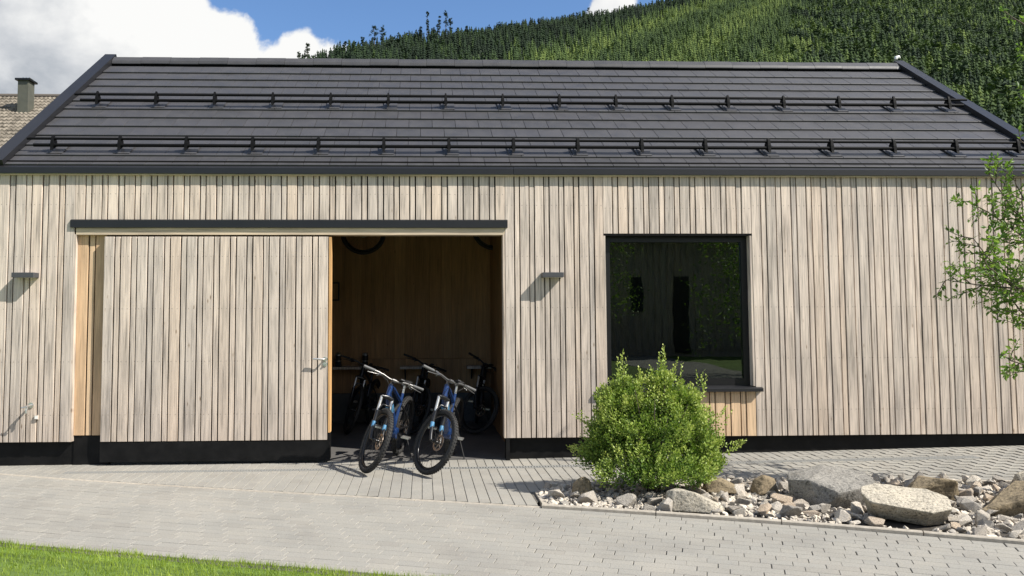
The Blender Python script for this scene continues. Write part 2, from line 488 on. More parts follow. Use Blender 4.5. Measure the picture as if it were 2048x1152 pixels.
M['lawn_soil'] = plain('lawn_green', (.11, .17, .028), 0.9, nvar=0.35, nscale=6, bmp=0.4, coord='Generated')
M['meadow'] = plain('meadow', (.06, .10, .025), 0.95, nvar=0.3, nscale=60)
M['hill'] = plain('hill_floor', (.022, .034, .014), 0.95, nvar=0.3, nscale=60)

def set_tone(me, vals):
    a = me.attributes.new('tone', 'FLOAT', 'POINT'); a.data.foreach_set('value', np.asarray(vals, dtype=np.float32))

# ------------------------------------------------------------------ ground surfaces
def gz(x, y):
    zw = sm_interp(x, [-6, -4, 1.0, 3.94, 7.33, 12], [-.025, -.015, 0, .05, .108, .18])
    return zw * min(1.0, max(0.0, 1 + (y + 0.10) / 1.25))
def yk(x):      # front line of the kerb
    x = max(-9.0, min(9.0, x))
    return -.0022 * x ** 3 - .0053 * x ** 2 - .301 * x - 2.06
def yk_n(x):
    s = (yk(x + .01) - yk(x - .01)) / .02
    t = Vector((1, s, 0)).normalized()
    return t, Vector((t.y, -t.x, 0))    # tangent, outward normal (towards the camera)
BED = [(1.09, -1.74), (1.34, -1.42), (2.79, -1.24), (3.73, -1.18), (4.74, -1.30), (5.83, -1.42), (9.0, -1.75)]
def lim(x):     # outer limit of the forecourt paving
    if x < 1.09: return yk(x) + 0.075
    return sm_interp(x, [a for a, b in BED], [b for a, b in BED])

def sheet(name, xs, fy0, fy1, ny, fz, mat, kind='structure', parent=None):
    b = MB(); vs = []; fs = []
    for i, x in enumerate(xs):
        a, c = fy0(x), fy1(x)
        for j in range(ny + 1):
            y = a + (c - a) * j / ny
            vs.append((x, y, fz(x, y)))
    n = ny + 1
    for i in range(len(xs) - 1):
        for j in range(ny):
            fs.append((i * n + j, (i + 1) * n + j, (i + 1) * n + j + 1, i * n + j + 1))
    b.add(vs, fs, 0, True)
    o = b.build(name, mat, parent, fix=False)
    if o.data.polygons[0].normal.z < 0: o.data.flip_normals()
    if kind: o['kind'] = kind
    return o

gr = MB().add([(-3000, -600, -.35), (3000, -600, -.35), (3000, 4000, -.35), (-3000, 4000, -.35)], [(0, 1, 2, 3)]).build('ground', M['meadow'])
gr['kind'] = 'structure'
xs = [-14 + i * 0.25 for i in range(113)]
pave = sheet('pavement', [x for x in xs if -8 <= x <= 12], lambda x: 0.14, lambda x: lim(x) - .02, 8, lambda x, y: gz(x, y) - .014, M['sand'])
def ylawn(x):
    t, nn = yk_n(x); return (Vector((x, yk(x), 0)) + nn * 2.19)
path = MB()
pv = []
for x in [-10 + .25 * i for i in range(81)]:
    t, nn = yk_n(x); p = Vector((x, yk(x), 0))
    for d in (-.09, 0.0, 1.2, 2.17): pv.append(tuple((p + nn * d)[:2]) + (-.016,))
path.add(pv, [(i * 4 + j, (i + 1) * 4 + j, (i + 1) * 4 + j + 1, i * 4 + j + 1) for i in range(80) for j in range(3)])
path = path.build('path', M['sand']); path['kind'] = 'structure'

def paver_mesh(L, W, H=.05, c=.004, name='paver'):
    x, y = L / 2, W / 2
    v = [(-x, -y, -H), (x, -y, -H), (x, y, -H), (-x, y, -H), (-x, -y, -c), (x, -y, -c), (x, y, -c), (-x, y, -c),
         (-x + c, -y + c, 0), (x - c, -y + c, 0), (x - c, y - c, 0), (-x + c, y - c, 0)]
    f = [(8, 9, 10, 11), (4, 5, 9, 8), (5, 6, 10, 9), (6, 7, 11, 10), (7, 4, 8, 11), (0, 1, 5, 4), (1, 2, 6, 5), (2, 3, 7, 6), (3, 0, 4, 7)]
    return v, f
def lay_pavers(items, L, W, parent, stuffname, c=.004):
    """items: (x, y, z, angle, sx, tiltx). 300 largest in view become objects, the rest one mesh"""
    v, f = paver_mesh(L, W, c=c)
    me = MB().add(v, f).mesh('paver', M['paver'])
    sc = []
    for it in items:
        p = project(*it[:3])
        s = -1
        if p and -20 < p[0] < 2068 and -20 < p[1] < 1172 and it[1] < 0.3: s = it[4] * max(0.05, 1.7 - it[2]) / p[2] ** 3
        sc.append(s)
    order = sorted(range(len(items)), key=lambda i: -sc[i])
    top = [i for i in order[:300] if sc[i] > 0]
    for i in top:
        x, y, z, a, sx, tl = items[i]
        link('paver', me, parent, (x, y, z), (tl, 0, a), (sx, 1, 1))
    rest = order[len(top):]
    if not rest: return
    V = np.array(v); nv = len(v)
    allv = []; tone = []
    for i in rest:
        x, y, z, a, sx, tl = items[i]
        mt = Matrix.Translation((x, y, z)) @ Matrix.Rotation(a, 4, 'Z') @ Matrix.Rotation(tl, 4, 'X') @ Matrix.Diagonal((sx, 1, 1, 1))
        mm = np.array(mt)
        allv.append(V @ mm[:3, :3].T + mm[:3, 3]); tone += [random.random()] * nv
    allv = np.concatenate(allv)
    fs = [tuple(i + k * nv for i in ff) for k in range(len(rest)) for ff in f]
    m2 = bpy.data.meshes.new(stuffname); m2.from_pydata(allv.tolist(), [], fs); m2.materials.append(M['paver'])
    set_tone(m2, tone)
    o = link(stuffname, m2, parent); o['kind'] = 'stuff'

random.seed(3)
# forecourt pavers: columns perpendicular to the wall, half bond
items = []
G = .1055
ncol = int(14.6 / G)
for i in range(ncol):
    xc = -6.6 + i * G
    y = 0.10; k = 0
    ye = lim(xc) + .015
    first = True
    while y > ye + .03:
        ln = .1055 if (first and i % 2) else .211
        if first: first = False
        if -.50 < y - ln / 2 < -.36 and False: pass
        y1 = max(y - ln, ye)
        # keep the drain channel free
        seg = [(y, y1)]
        for a, b in seg:
            # split at the channel
            parts = []
            hi, lo = -.375, -.485
            if -4.0 < xc < 6.45 and a > lo and b < hi:
                if a > hi: parts.append((a, hi))
                if b < lo: parts.append((lo, b))
            else: parts = [(a, b)]
            for a2, b2 in parts:
                L2 = a2 - b2
                if L2 < .02: continue
                yc = (a2 + b2) / 2
                tl = math.atan2(gz(xc, yc + .05) - gz(xc, yc - .05), .1)
                # local x runs along world y
                items.append((xc, yc, gz(xc, yc) + random.uniform(-.0012, .0012), PI / 2 + random.uniform(-.006, .006), (L2 - .004) / .207, 0.0, tl))
        y = y1
def place_apron(items):
    out = []
    for x, y, z, a, sx, _, tl in items: out.append((x, y, z, a, sx, 0.0))
    return out
lay_pavers(place_apron(items), .207, .1015, pave, 'paver_field')

# path pavers: courses that follow the kerb, half bond
items = []; walk = 0.0
for j in range(20):
    d = .055 + j * .1045
    s = 0.0; x = -8.5
    walk += random.uniform(-.045, .045)
    off = (.105 if j % 2 else 0) + walk
    # march along the offset curve
    t, nn = yk_n(x); p = Vector((x, yk(x), 0)) + nn * d
    acc = off
    step = .005
    prev = p
    xx = x
    nxt = .105 + off
    tot = 0
    while xx < 8.3:
        xx += step
        t, nn = yk_n(xx); p = Vector((xx, yk(xx), 0)) + nn * d
        tot += (p - prev).length; prev = p
        if tot >= nxt:
            nxt += .211
            items.append((p.x, p.y, random.uniform(-.0015, .0010), math.atan2(t.y, t.x) + random.uniform(-.006, .006), 1.0, 0.0))
lay_pavers(items, .2078, .1000, path, 'paver_field', c=.003)

# kerb: concrete edging, raised where it holds the stones
kerb = empty('kerb_edging', (0, 0, 0))
tag(kerb, 'narrow pale concrete edging strip between the path and the stone bed', 'kerb')
xk = -7.6
while xk < 8.2:
    x0, x1 = xk, xk + .94
    up = .030 if x0 > 1.0 else .004
    if x0 < 1.0 and x1 > 1.06: x1 = 1.06
    b = MB(); ring = []
    for q in range(5):
        x = x0 + .004 + (x1 - x0 - .008) * q / 4
        t, nn = yk_n(x); p = Vector((x, yk(x), 0))
        for d, z in ((-.052, -.1), (-.052, up - .008), (-.044, up), (-.008, up), (0.0, up - .008), (0, -.1)):
            ring.append((p.x + nn.x * d, p.y + nn.y * d, z))
    fs = [(q * 6 + k, q * 6 + k + 1, q * 6 + k + 7, q * 6 + k + 6) for q in range(4) for k in range(5)]
    fs += [(0, 1, 2, 3, 4, 5), tuple(24 + k for k in range(5, -1, -1))]
    b.add(ring, fs); b.build('kerb_stone', M['kerb'], kerb)
    xk = x1
# edging along the back of the bed
be = empty('bed_edging', (0, 0, 0))
tag(be, 'thin concrete edging along the back of the stone bed', 'edging')
for (x0, y0), (x1, y1) in zip([(1.085, yk(1.1) + .07)] + BED[:-1], BED):
    nseg = max(1, round(math.hypot(x1 - x0, y1 - y0) / 1.0))
    for q in range(nseg):
        a = Vector((x0 + (x1 - x0) * q / nseg, y0 + (y1 - y0) * q / nseg, 0)); c = Vector((x0 + (x1 - x0) * (q + 1) / nseg, y0 + (y1 - y0) * (q + 1) / nseg, 0))
        d = (c - a).normalized(); nn = Vector((d.y, -d.x, 0)); a = a + d * .003 + nn * .004; c = c - d * .003 + nn * .004
        z0, z1 = gz(a.x, a.y) + .006, gz(c.x, c.y) + .006
        v = [a, c, c + nn * .05, a + nn * .05]
        vs = [(p.x, p.y, -.12) for p in v] + [(v[0].x, v[0].y, z0), (v[1].x, v[1].y, z1), (v[2].x, v[2].y, z1), (v[3].x, v[3].y, z0)]
        MB().add(vs, [(0, 1, 2, 3), (4, 5, 6, 7), (0, 1, 5, 4), (1, 2, 6, 5), (2, 3, 7, 6), (3, 0, 4, 7)]).build('kerb_stone', M['kerb'], be)

# drain channel along the wall
dr = empty('drain_channel', (0, 0, 0))
tag(dr, 'slotted metal drain channel set in the paving along the wall', 'drain')
b = MB(); bb = MB()
xg = -4.0
while xg < 6.44:
    x1 = min(xg + .5, 6.45)
    za, zb = gz(xg, -.43), gz(x1, -.43)
    for y0, y1 in ((-.482, -.468), (-.392, -.378)):
        vs = [(xg, y0, za - .05), (x1, y0, zb - .05), (x1, y1, zb - .05), (xg, y1, za - .05), (xg, y0, za + .002), (x1, y0, zb + .002), (x1, y1, zb + .002), (xg, y1, za + .002)]
        b.add(vs, [(4, 5, 6, 7), (0, 1, 5, 4), (2, 3, 7, 6)])
    xg = x1
b.build('channel_frame', M['grate'], dr)
xg = -3.99
while xg < 6.44:
    z = gz(xg, -.43)
    bb.box(xg, xg + .021, -.468, -.392, z - .012, z + .0015)
    xg += .0325
o = bb.build('grate_bars', M['grate'], dr); o['kind'] = 'stuff'
db = sheet('channel_bed', [-4.0 + .5 * i for i in range(22)], lambda x: -.468, lambda x: -.392, 1, lambda x, y: gz(x, y) - .0125, M['dark'], kind=None, parent=dr)

# lawn
def lawn_out():
    b = MB(); vs = []
    X = [-30 + i * .5 for i in range(141)]
    for x in X:
        xc = max(-9, min(9, x)); t, nn = yk_n(xc); p = Vector((xc, yk(xc), 0)) + nn * 2.16 + t * (x - xc)
        for d in (0, .5, 1.5, 4, 10, 30): vs.append((p.x + nn.x * d if d < 5 else p.x, p.y + nn.y * d if d < 5 else p.y - d, 0.004 if d else -.012))
    fs = [(i * 6 + j, (i + 1) * 6 + j, (i + 1) * 6 + j + 1, i * 6 + j + 1) for i in range(140) for j in range(5)]
    b.add(vs, fs); o = b.build('lawn', M['lawn_soil']); o['kind'] = 'structure'
lawn_out()
def grass():
    rng = np.random.default_rng(5)
    N = 46000
    xs_ = rng.uniform(-6.0, 1.6, N); dd = 2.125 + rng.random(N) ** 1.5 * 2.0 - np.where(rng.random(N) < .12, rng.random(N) * .05, 0)
    V = []; T = []
    sl = np.array([(yk(x + .01) - yk(x - .01)) / .02 for x in xs_]); ykk = np.array([yk(x) for x in xs_])
    L = np.sqrt(1 + sl ** 2); nx, ny = sl / L, -1 / L
    dd = dd + .022 * np.sin(xs_ * 9.0) * np.sin(xs_ * 3.7 + 1) + .012 * np.sin(xs_ * 31)
    px, py = xs_ + nx * dd, ykk + ny * dd
    a = rng.uniform(0, 2 * PI, N); h = rng.uniform(.022, .05, N); w = rng.uniform(.0016, .003, N); ln = rng.uniform(.0, .035, N); b = rng.uniform(0, 2 * PI, N)
    patch = 0.5 + 0.5 * np.sin(px * 5.1 + np.sin(py * 4.3)) * np.sin(py * 6.7 + 1.3)
    v = np.zeros((N, 3, 3)); v[:, 0] = np.stack([px - np.cos(a) * w, py - np.sin(a) * w, np.zeros(N)], 1)
    v[:, 1] = np.stack([px + np.cos(a) * w, py + np.sin(a) * w, np.zeros(N)], 1)
    v[:, 2] = np.stack([px + np.cos(b) * ln, py + np.sin(b) * ln, h], 1)
    me = bpy.data.meshes.new('grass'); me.from_pydata(v.reshape(-1, 3).tolist(), [], np.arange(N * 3).reshape(N, 3).tolist())
    me.materials.append(M['grass']); set_tone(me, np.repeat(np.clip(patch * .5 + rng.random(N) * .6, 0, 1), 3))
    o = link('grass', me); tag(o, 'short bright green lawn grass at the lower left', 'grass', kind='stuff')
grass()

# ------------------------------------------------------------------ the timber building
BZ, TZ = 0.265, 3.425           # bottom and top of the cladding
bld = empty('timber_building', (0, 0, 0))
tag(bld, 'low timber clad bike shed with dark tiled gable roof', 'building')
random.seed(11)

wall = MB()
# backing: dark membrane wall behind the boards with openings
XL, XR = -5.02, 7.95
def back_rect(x0, x1, z0, z1): wall.box(x0, x1, .040, .10, z0, z1)
back_rect(XL, -4.135, BZ, 3.6)
back_rect(-4.135, 1.0, 2.78, 3.6)
back_rect(1.0, 2.203, BZ, 3.6)
back_rect(2.203, 4.03, BZ, .845); back_rect(2.203, 4.03, 2.715, 3.6)
back_rect(4.03, XR, BZ, 3.6)
wall.build('wall', M['batten'], bld)
# boards
plank_cache = {}
def plank(x0, x1, z0, z1, y0, y1, mat, parent):
    w, h = round(x1 - x0, 3), round(z1 - z0, 3)
    key = (w, h, round(y1 - y0, 3), mat.name)
    if key not in plank_cache:
        plank_cache[key] = MB().cbox(-w / 2, w / 2, 0, y1 - y0, 0, h, .002).mesh('plank', mat)
    return link('plank', plank_cache[key], parent, ((x0 + x1) / 2, y0, z0), (0, random.uniform(-.0006, .0006), 0))
def boards(x0, x1, z0, z1, mat, parent, ybase=0.0, depth=.030, phase=0, jit=.0):
    """alternate wide and narrow boards filling x0..x1 exactly"""
    pat = [.110, .053]; gap = .0145
    xs_, k = x0, phase
    ws = []
    tot = 0
    while tot < x1 - x0 - .03:
        ws.append(pat[k % 2]); tot += pat[k % 2] + gap; k += 1
    f = (x1 - x0 + gap) / (sum(ws) + gap * len(ws))
    x = x0; k = phase
    for w in ws:
        wd = round(w * f, 3)
        yb = ybase + (0.0 if k % 2 == 0 else random.choice([.004, .006, .0]))
        g = random.uniform(-.0015, .0015)
        plank(x + g * .5, x + wd + g * .5, z0 + random.uniform(-.001, .001) * 0, z1, yb, ybase + depth, mat, parent)
        x += (w + gap) * f; k += 1
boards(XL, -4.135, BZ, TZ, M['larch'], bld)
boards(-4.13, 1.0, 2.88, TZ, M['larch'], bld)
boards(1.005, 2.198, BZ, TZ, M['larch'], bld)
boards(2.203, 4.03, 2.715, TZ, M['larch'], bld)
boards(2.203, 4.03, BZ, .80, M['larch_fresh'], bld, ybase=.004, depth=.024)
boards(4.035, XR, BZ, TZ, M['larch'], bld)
# white-ish jamb trims and reveals
def part(name, mb, mat, parent=bld, label=None):
    o = mb.build(name, mat, parent)
    if label: o['label'] = label
    return o
part('jamb_board', MB().box(-4.135, -4.112, .002, .14, BZ, 2.705), M['larch'])
part('jamb_board', MB().box(.975, 1.0, .003, .16, BZ, 2.705), M['larch'])
part('reveal_board', MB().box(4.006, 4.03, .004, .115, .862, 2.70), M['larch'])
part('reveal_board', MB().box(2.203, 2.225, .004, .10, .862, 2.70), M['larch'])
part('reveal_board', MB().box(2.203, 4.03, .004, .10, 2.69, 2.713), M['batten'])
# plinth
pl = MB()
for x0, x1, y in ((XL, -4.11, .09), (1.0, XR, .09)):
    part('plinth', MB().box(x0, x1, y, y + .10, -.12, BZ + .005), M['plinth'])
part('plinth', MB().box(-3.70, -1.2, .13, .2, -.12, BZ + .3), M['plinth'])
part('plinth', MB().box(.995, 1.04, .0, .088, -.02, BZ - .004), M['plinth'])
# lintel flashing and beam
lf = MB().prism([(-.024, 2.785), (-.024, 2.872), (0.0, 2.884), (.03, 2.884), (.03, 2.785)], -4.175, 1.032, 'x')
part('lintel_flashing', lf, M['anthracite'])
part('lintel_beam', MB().box(-4.115, 1.0, .004, .16, 2.70, 2.783), M['larch_h'])
# niche behind the sliding door (fresh wood)
boards(-4.11, -3.775, .33, 2.70, M['larch_fresh'], bld, ybase=.060, depth=.024)
part('plinth', MB().box(-4.11, -3.70, .075, .13, -.12, .33), M['plinth'])
boards(-3.62, -1.30, .33, 2.72, M['larch_fresh'], bld, ybase=.137, depth=.022, phase=1)
part('niche_wall', MB().box(-4.11, -1.25, .162, .20, .0, 2.9), M['batten'])

# sliding door
door = MB().box(-3.768, -1.118, .008, .115, .03, 2.675).build('sliding_door', M['batten'], bld)
door['label'] = 'sliding door of weathered vertical boards'
boards(-3.768, -1.128, BZ, 2.675, M['larch'], door, ybase=-.020, depth=.027)
part('door_edge', MB().box(-1.1175, -1.092, -.016, .118, .35, 2.672), M['larch_edge'], door, 'orange unweathered edge of the sliding door')
part('door_edge', MB().box(-1.1175, -1.096, -.010, .118, .035, .349), M['plinth'], door)
kick = MB().box(-3.772, -1.094, -.012, .007, .028, BZ - .006)
part('kick_plate', kick, M['plinth'], door, 'black kick plate along the foot of the sliding door')
h = MB().tube([(-1.155, -.02, 1.215), (-1.155, -.075, 1.215), (-1.165, -.082, 1.215), (-1.29, -.082, 1.222)], .011, 8)
h.tube([(-1.155, -.018, 1.155), (-1.155, -.030, 1.155)], .028, 16)
h.tube([(-1.155, -.018, 1.215), (-1.155, -.030, 1.215)], .028, 16)
h.tube([(-1.155, -.028, 1.155), (-1.155, -.046, 1.155)], .012, 10)
part('door_handle', h, M['steel'], door)

# window
win = MB()
fx0, fx1, fz0, fz1 = 2.225, 4.006, .862, 2.69
fy = .10
win.box(fx0, fx0 + .075, fy, fy + .07, fz0, fz1); win.box(fx1 - .075, fx1, fy, fy + .07, fz0, fz1)
win.box(fx0 + .075, fx1 - .075, fy, fy + .07, fz1 - .07, fz1); win.box(fx0 + .075, fx1 - .075, fy, fy + .07, fz0, fz0 + .085)
win = part('window', win, M['black_metal'], bld, 'large fixed window with black frame')
def glass():
    m, n, l, bs = new_mat('window_glass')
    gl = n.new('ShaderNodeBsdfGlossy'); gl.inputs['Roughness'].default_value = 0.004; gl.inputs['Color'].default_value = (.93, 1.0, .97, 1)
    tr = n.new('ShaderNodeBsdfTransparent'); tr.inputs['Color'].default_value = (.45, .50, .46, 1)
    fr = n.new('ShaderNodeFresnel'); fr.inputs['IOR'].default_value = 1.75
    tcg = n.new('ShaderNodeTexCoord'); bg_ = n.new('ShaderNodeBump'); bg_.inputs['Strength'].default_value = .05; bg_.inputs['Distance'].default_value = .02
    l.new(noise(n, l, tcg.outputs['Object'], 1.6, 2, .5), bg_.inputs['Height']); l.new(bg_.outputs[0], gl.inputs['Normal'])
    mx = n.new('ShaderNodeMixShader')
    l.new(fr.outputs[0], mx.inputs[0]); l.new(tr.outputs[0], mx.inputs[1]); l.new(gl.outputs[0], mx.inputs[2])
    l.new(mx.outputs[0], n['Material Output'].inputs['Surface'])
    return m
M['glass'] = glass()
part('pane', MB().box(fx0 + .077, fx1 - .077, fy + .030, fy + .038, fz0 + .087, fz1 - .072), M['glass'], win)
part('window_sill', MB().prism([(-.062, .800), (-.062, .838), (-.05, .846), (.098, .862), (.098, .800)], 2.11, 4.10, 'x'), M['anthracite'], win)
# dark room behind the window
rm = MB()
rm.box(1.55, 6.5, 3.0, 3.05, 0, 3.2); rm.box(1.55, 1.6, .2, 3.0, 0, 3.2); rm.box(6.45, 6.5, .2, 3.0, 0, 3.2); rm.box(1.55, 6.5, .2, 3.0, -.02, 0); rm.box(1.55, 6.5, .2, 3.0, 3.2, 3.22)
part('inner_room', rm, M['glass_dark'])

# garage interior
part('floor_slab', MB().box(-4.2, 1.45, .12, 3.75, -.10, .004), M['concrete'])
part('upstand', MB().box(-4.2, 1.45, 3.60, 3.75, 0, .47), M['cwall'])
part('side_wall', MB().prism([(.2, 0), (3.6, 0), (3.6, 5.35), (3.3, 5.52), (.2, 3.40)], 1.12, 1.2, 'x'), M['inner'])
part('side_wall', MB().prism([(.2, 0), (3.6, 0), (3.6, 5.35), (3.3, 5.52), (.2, 3.40)], -4.3, -4.2, 'x'), M['inner'])
x = -4.2
while x < 1.12:
    w = random.choice([.16, .20, .24, .18])
    w = min(w, 1.12 - x)
    z0 = .475
    if w > .03:
        MB().cbox(x + .0007, x + w - .0007, 3.585 + random.uniform(0, .003), 3.64, z0, 1.028, .001).build('panel_board', M['inner'], bld)
        MB().cbox(x + .0007, x + w - .0007, 3.585 + random.uniform(0, .003), 3.64, 1.034, 5.0, .001).build('panel_board', M['inner'], bld)
    x += w
# solid ends and back of the shell
sh = MB()
sh.box(XL, XL + .1, .1, 6.6, 0, 3.5); sh.box(XR - .1, XR, .1, 6.6, 0, 3.5); sh.box(XL, XR, 6.5, 6.6, 0, 3.5)
sh.prism([(.1, 3.5), (3.3, 5.75), (6.6, 3.5)], XL, XL + .1, 'x'); sh.prism([(.1, 3.5), (3.3, 5.75), (6.6, 3.5)], XR - .1, XR, 'x')
part('end_wall', sh, M['inner'])

# ------------------------------------------------------------------ roof
TH = R(35.35); CT, ST = math.cos(TH), math.sin(TH)
O = Vector((0, -.05, 3.49)); U = Vector((0, CT, ST)); NN = Vector((0, -ST, CT))
def RP(x, s, n=0.0): return Vector((x, 0, 0)) + O + U * s + NN * n
RX0, RX1 = -4.965, 7.93
def rbox(mb, x0, x1, s0, s1, n0, n1, mi=0):
    v = [RP(x0, s0, n0), RP(x1, s0, n0), RP(x1, s1, n0), RP(x0, s1, n0), RP(x0, s0, n1), RP(x1, s0, n1), RP(x1, s1, n1), RP(x0, s1, n1)]
    return mb.add(v, [(0, 3, 2, 1), (4, 5, 6, 7), (0, 1, 5, 4), (1, 2, 6, 5), (2, 3, 7, 6), (3, 0, 4, 7)], mi)
SR = 4.09
roof = MB(); rbox(roof, -5.12, 8.07, .02, SR - .02, -.14, -.035)
# far slope
A = RP(0, SR, -.035)
roof.add([(-5.12, A.y, A.z), (8.07, A.y, A.z), (8.07, A.y + 3.4, A.z - 2.4), (-5.12, A.y + 3.4, A.z - 2.4)], [(0, 1, 2, 3)])
roof = part('roof', roof, M['batten'])
# tiles: local frame x right, y up the slope, z normal
tw, ex, tk = .3145, .3165, .028
tilt = math.atan2(.027, ex + .05)
def tmesh(w, L):
    c = .004
    return MB().add([(-w / 2, 0, -tk), (w / 2, 0, -tk), (w / 2, L, -tk), (-w / 2, L, -tk), (-w / 2, 0, -c), (w / 2, 0, -c), (w / 2, L, 0), (-w / 2, L, 0),
                     (-w / 2 + c * .6, c, 0), (w / 2 - c * .6, c, 0)],
                    [(8, 9, 6, 7), (4, 5, 9, 8), (0, 1, 5, 4), (1, 2, 6, 5), (3, 0, 4, 7), (5, 6, 9), (4, 8, 7), (0, 3, 2, 1)]).mesh('roof_tile', M['tile'])
tcache = {}
tiles = []
for r in range(12):
    s0 = .062 if r == 0 else .335 + ex * (r - 1)
    x = RX0 + (0 if r % 2 == 0 else tw / 2) - tw
    x += .068   # joint phase
    while x < RX1:
        a, c = max(x, RX0), min(x + tw, RX1)
        if c - a > .03: tiles.append((r, s0, a, c))
        x += tw
tiles.sort(key=lambda t: t[0])
Rb = Matrix(((1, 0, 0), (0, CT, -ST), (0, ST, CT)))
rest = MB(); rest_tone = []
for idx, (r, s0, a, c) in enumerate(tiles):
    w = round(c - a - .004, 3); L = ex + .035 if r else .31
    key = (w, L)
    if key not in tcache: tcache[key] = tmesh(w, L)
    loc = RP((a + c) / 2, s0, .026)
    rot = (Rb @ Matrix.Rotation(-tilt + random.uniform(-.003, .003), 3, 'X') @ Matrix.Rotation(random.uniform(-.002, .002), 3, 'Y')).to_euler()
    if idx < 300:
        link('roof_tile', tcache[key], roof, loc, rot)
    else:
        mt = Matrix.Translation(loc) @ rot.to_matrix().to_4x4()
        me = tcache[key]
        rest.add([mt @ v.co for v in me.vertices], [tuple(p.vertices) for p in me.polygons])
o = rest.build('upper_roof_tiles', M['tile'], roof); o['kind'] = 'stuff'
# ridge caps
x = RX0; i = 0
while x < RX1 - .02:
    x1 = min(x + .458, RX1)
    b = MB()
    prof = []
    Z = RP(0, SR, 0)
    for dy, dz in ((-.142, -.075), (-.130, -.035), (-.05, .048), (0, .060), (.05, .048), (.130, -.035), (.142, -.075)):
        prof.append((Z.y + dy, Z.z + dz + .012 + (.004 if i % 2 else 0)))
    inner = [(a, c - .014) for a, c in prof]
    b.prism(prof + inner[::-1], x + .002, x1 - .002, 'x')
    b.build('ridge_cap', M['tile'], roof)
    x = x1; i += 1
rv = MB(); rbox(rv, RX0, RX1, SR - .15, SR - .12, -.03, .020)
part('ridge_vent', rv, M['batten'], roof)
# verge flashings
for x0, x1 in ((-5.145, -4.968), (7.933, 8.095)):
    v = MB(); rbox(v, x0, x1, .04, SR + .12, -.18, .085)
    part('verge_flashing', v, M['anthracite'], roof)
fn = MB(); p = RP(8.0, SR + .12, .085)
fn.tube([(p.x - .06, p.y - .05, p.z - .0), (p.x - .05, p.y - .04, p.z + .035), (p.x, p.y - .03, p.z + .05), (p.x + .02, p.y - .03, p.z + .03)], [.02, .03, .03, .015], 7)
part('ridge_end_cap', fn, M['white'], roof, 'small pale cap at the ridge end')
# box gutter / fascia: two lengths with a joint
for x0, x1 in ((-5.25, 1.105), (1.108, 8.3)):
    g = MB().prism([(-.062, 3.428), (-.062, 3.497), (-.055, 3.504), (-.030, 3.520), (.05, 3.555), (.08, 3.44), (.0, 3.428)], x0, x1, 'x')
    part('gutter', g, M['anthracite'], roof)
part('gutter_joint', MB().prism([(-.065, 3.426), (-.065, 3.498), (-.055, 3.507), (-.030, 3.523), (.0, 3.52), (.0, 3.426)], 1.108, 1.37, 'x'), M['anthracite'], roof)
part('soffit_board', MB().box(-5.2, 8.2, -.040, .02, 3.414, 3.427), M['larch_h'], roof)

# snow guards
def bracket_mesh():
    b = MB()
    # local: x right, y away, z up
    pr = [(-.050, .0, .010), (.075, .07, .010), (.055, .12, .016), (.020, .155, .013), (.008, .180, .009), (-.010, .180, .009), (-.024, .150, .013), (-.036, .09, .017), (-.040, .03, .015)]
    pr = [(y * 1.15, z * 1.12, w * 1.15) for y, z, w in pr]
    n = len(pr)
    vs = [(-w, y, z) for y, z, w in pr] + [(w, y, z) for y, z, w in pr]
    b.add(vs, [tuple(range(n)), tuple(range(2 * n - 1, n - 1, -1))] + [(i, (i + 1) % n, (i + 1) % n + n, i + n) for i in range(n)])
    b.tube([(-.020, -.004, .155), (.020, -.004, .155)], .022, 10)
    b.tube([(-.024, -.014, .072), (.024, -.014, .072)], .029, 10)
    b.tube([(0, .06, .09), (-.03, .15, .10)], .007, 6)
    bm = bmesh.new(); me = b.mesh('bracket', M['guard']); bm.from_mesh(me); bmesh.ops.recalc_face_normals(bm, faces=bm.faces); bm.to_mesh(me); bm.free()
    return me
M['guard'] = plain('matt_black_guard', (.0035, .0035, .004), 0.7, spec=0.15)
brm = bracket_mesh()
plm = MB().box(-.115, .115, -.055, .26, -.012, .003).mesh('base_plate', M['tile'])
er = Rb.to_euler()
for s0, lab in ((.415, 'lower snow guard of two black rails'), (.335 + ex * 5 + .08, 'upper snow guard of two black rails')):
    B0 = RP(0, s0, .036)
    rail = part('snow_guard', MB().tube([(-4.845, B0.y - .004, B0.z + .155), (7.90, B0.y - .004, B0.z + .155)], .0165, 8), M['guard'], roof, lab)
    part('rail', MB().tube([(-4.76, B0.y - .014, B0.z + .072), (7.84, B0.y - .014, B0.z + .072)], .0215, 8), M['guard'], rail)
    for i in range(16):
        xb = -4.53 + .8105 * i
        link('bracket', brm, rail, (xb, B0.y, B0.z))
        link('base_plate', plm, rail, RP(xb + .03, s0, .030), er, (.82, .9, .6))

# wall lamps and tap
def lamp(x, z, lab):
    o = MB().box(-.128, .128, -.132, 0, -.029, .029)
    bm_o = o.build('wall_lamp', M['lamp_metal']); bm_o.location = (x, -.001, z)
    bv = bm_o.modifiers.new('bevel', 'BEVEL'); bv.width = .003; bv.segments = 1
    tag(bm_o, lab, 'wall lamp', 'box lamps on the timber wall')
    b2 = MB().box(-.11, .11, -.08, -.01, -.0300, -.0292); part('diffuser', b2, M['white'], bm_o)
    b3 = MB().box(-.09, .09, -.07, -.02, .0292, .0300); part('diffuser', b3, M['white'], bm_o)
lamp(-4.66, 2.215, 'small dark grey box lamp left of the sliding door')
lamp(1.562, 2.208, 'small dark grey box lamp between doorway and window')
tap = empty('outdoor_tap', (-4.60, 0, .685))
tag(tap, 'small pale metal water tap on the wall left of the door', 'tap')
part('rosette', MB().tube([(0.02, .0, .01), (0.02, -.012, .01)], .032, 16), M['steel'], tap)
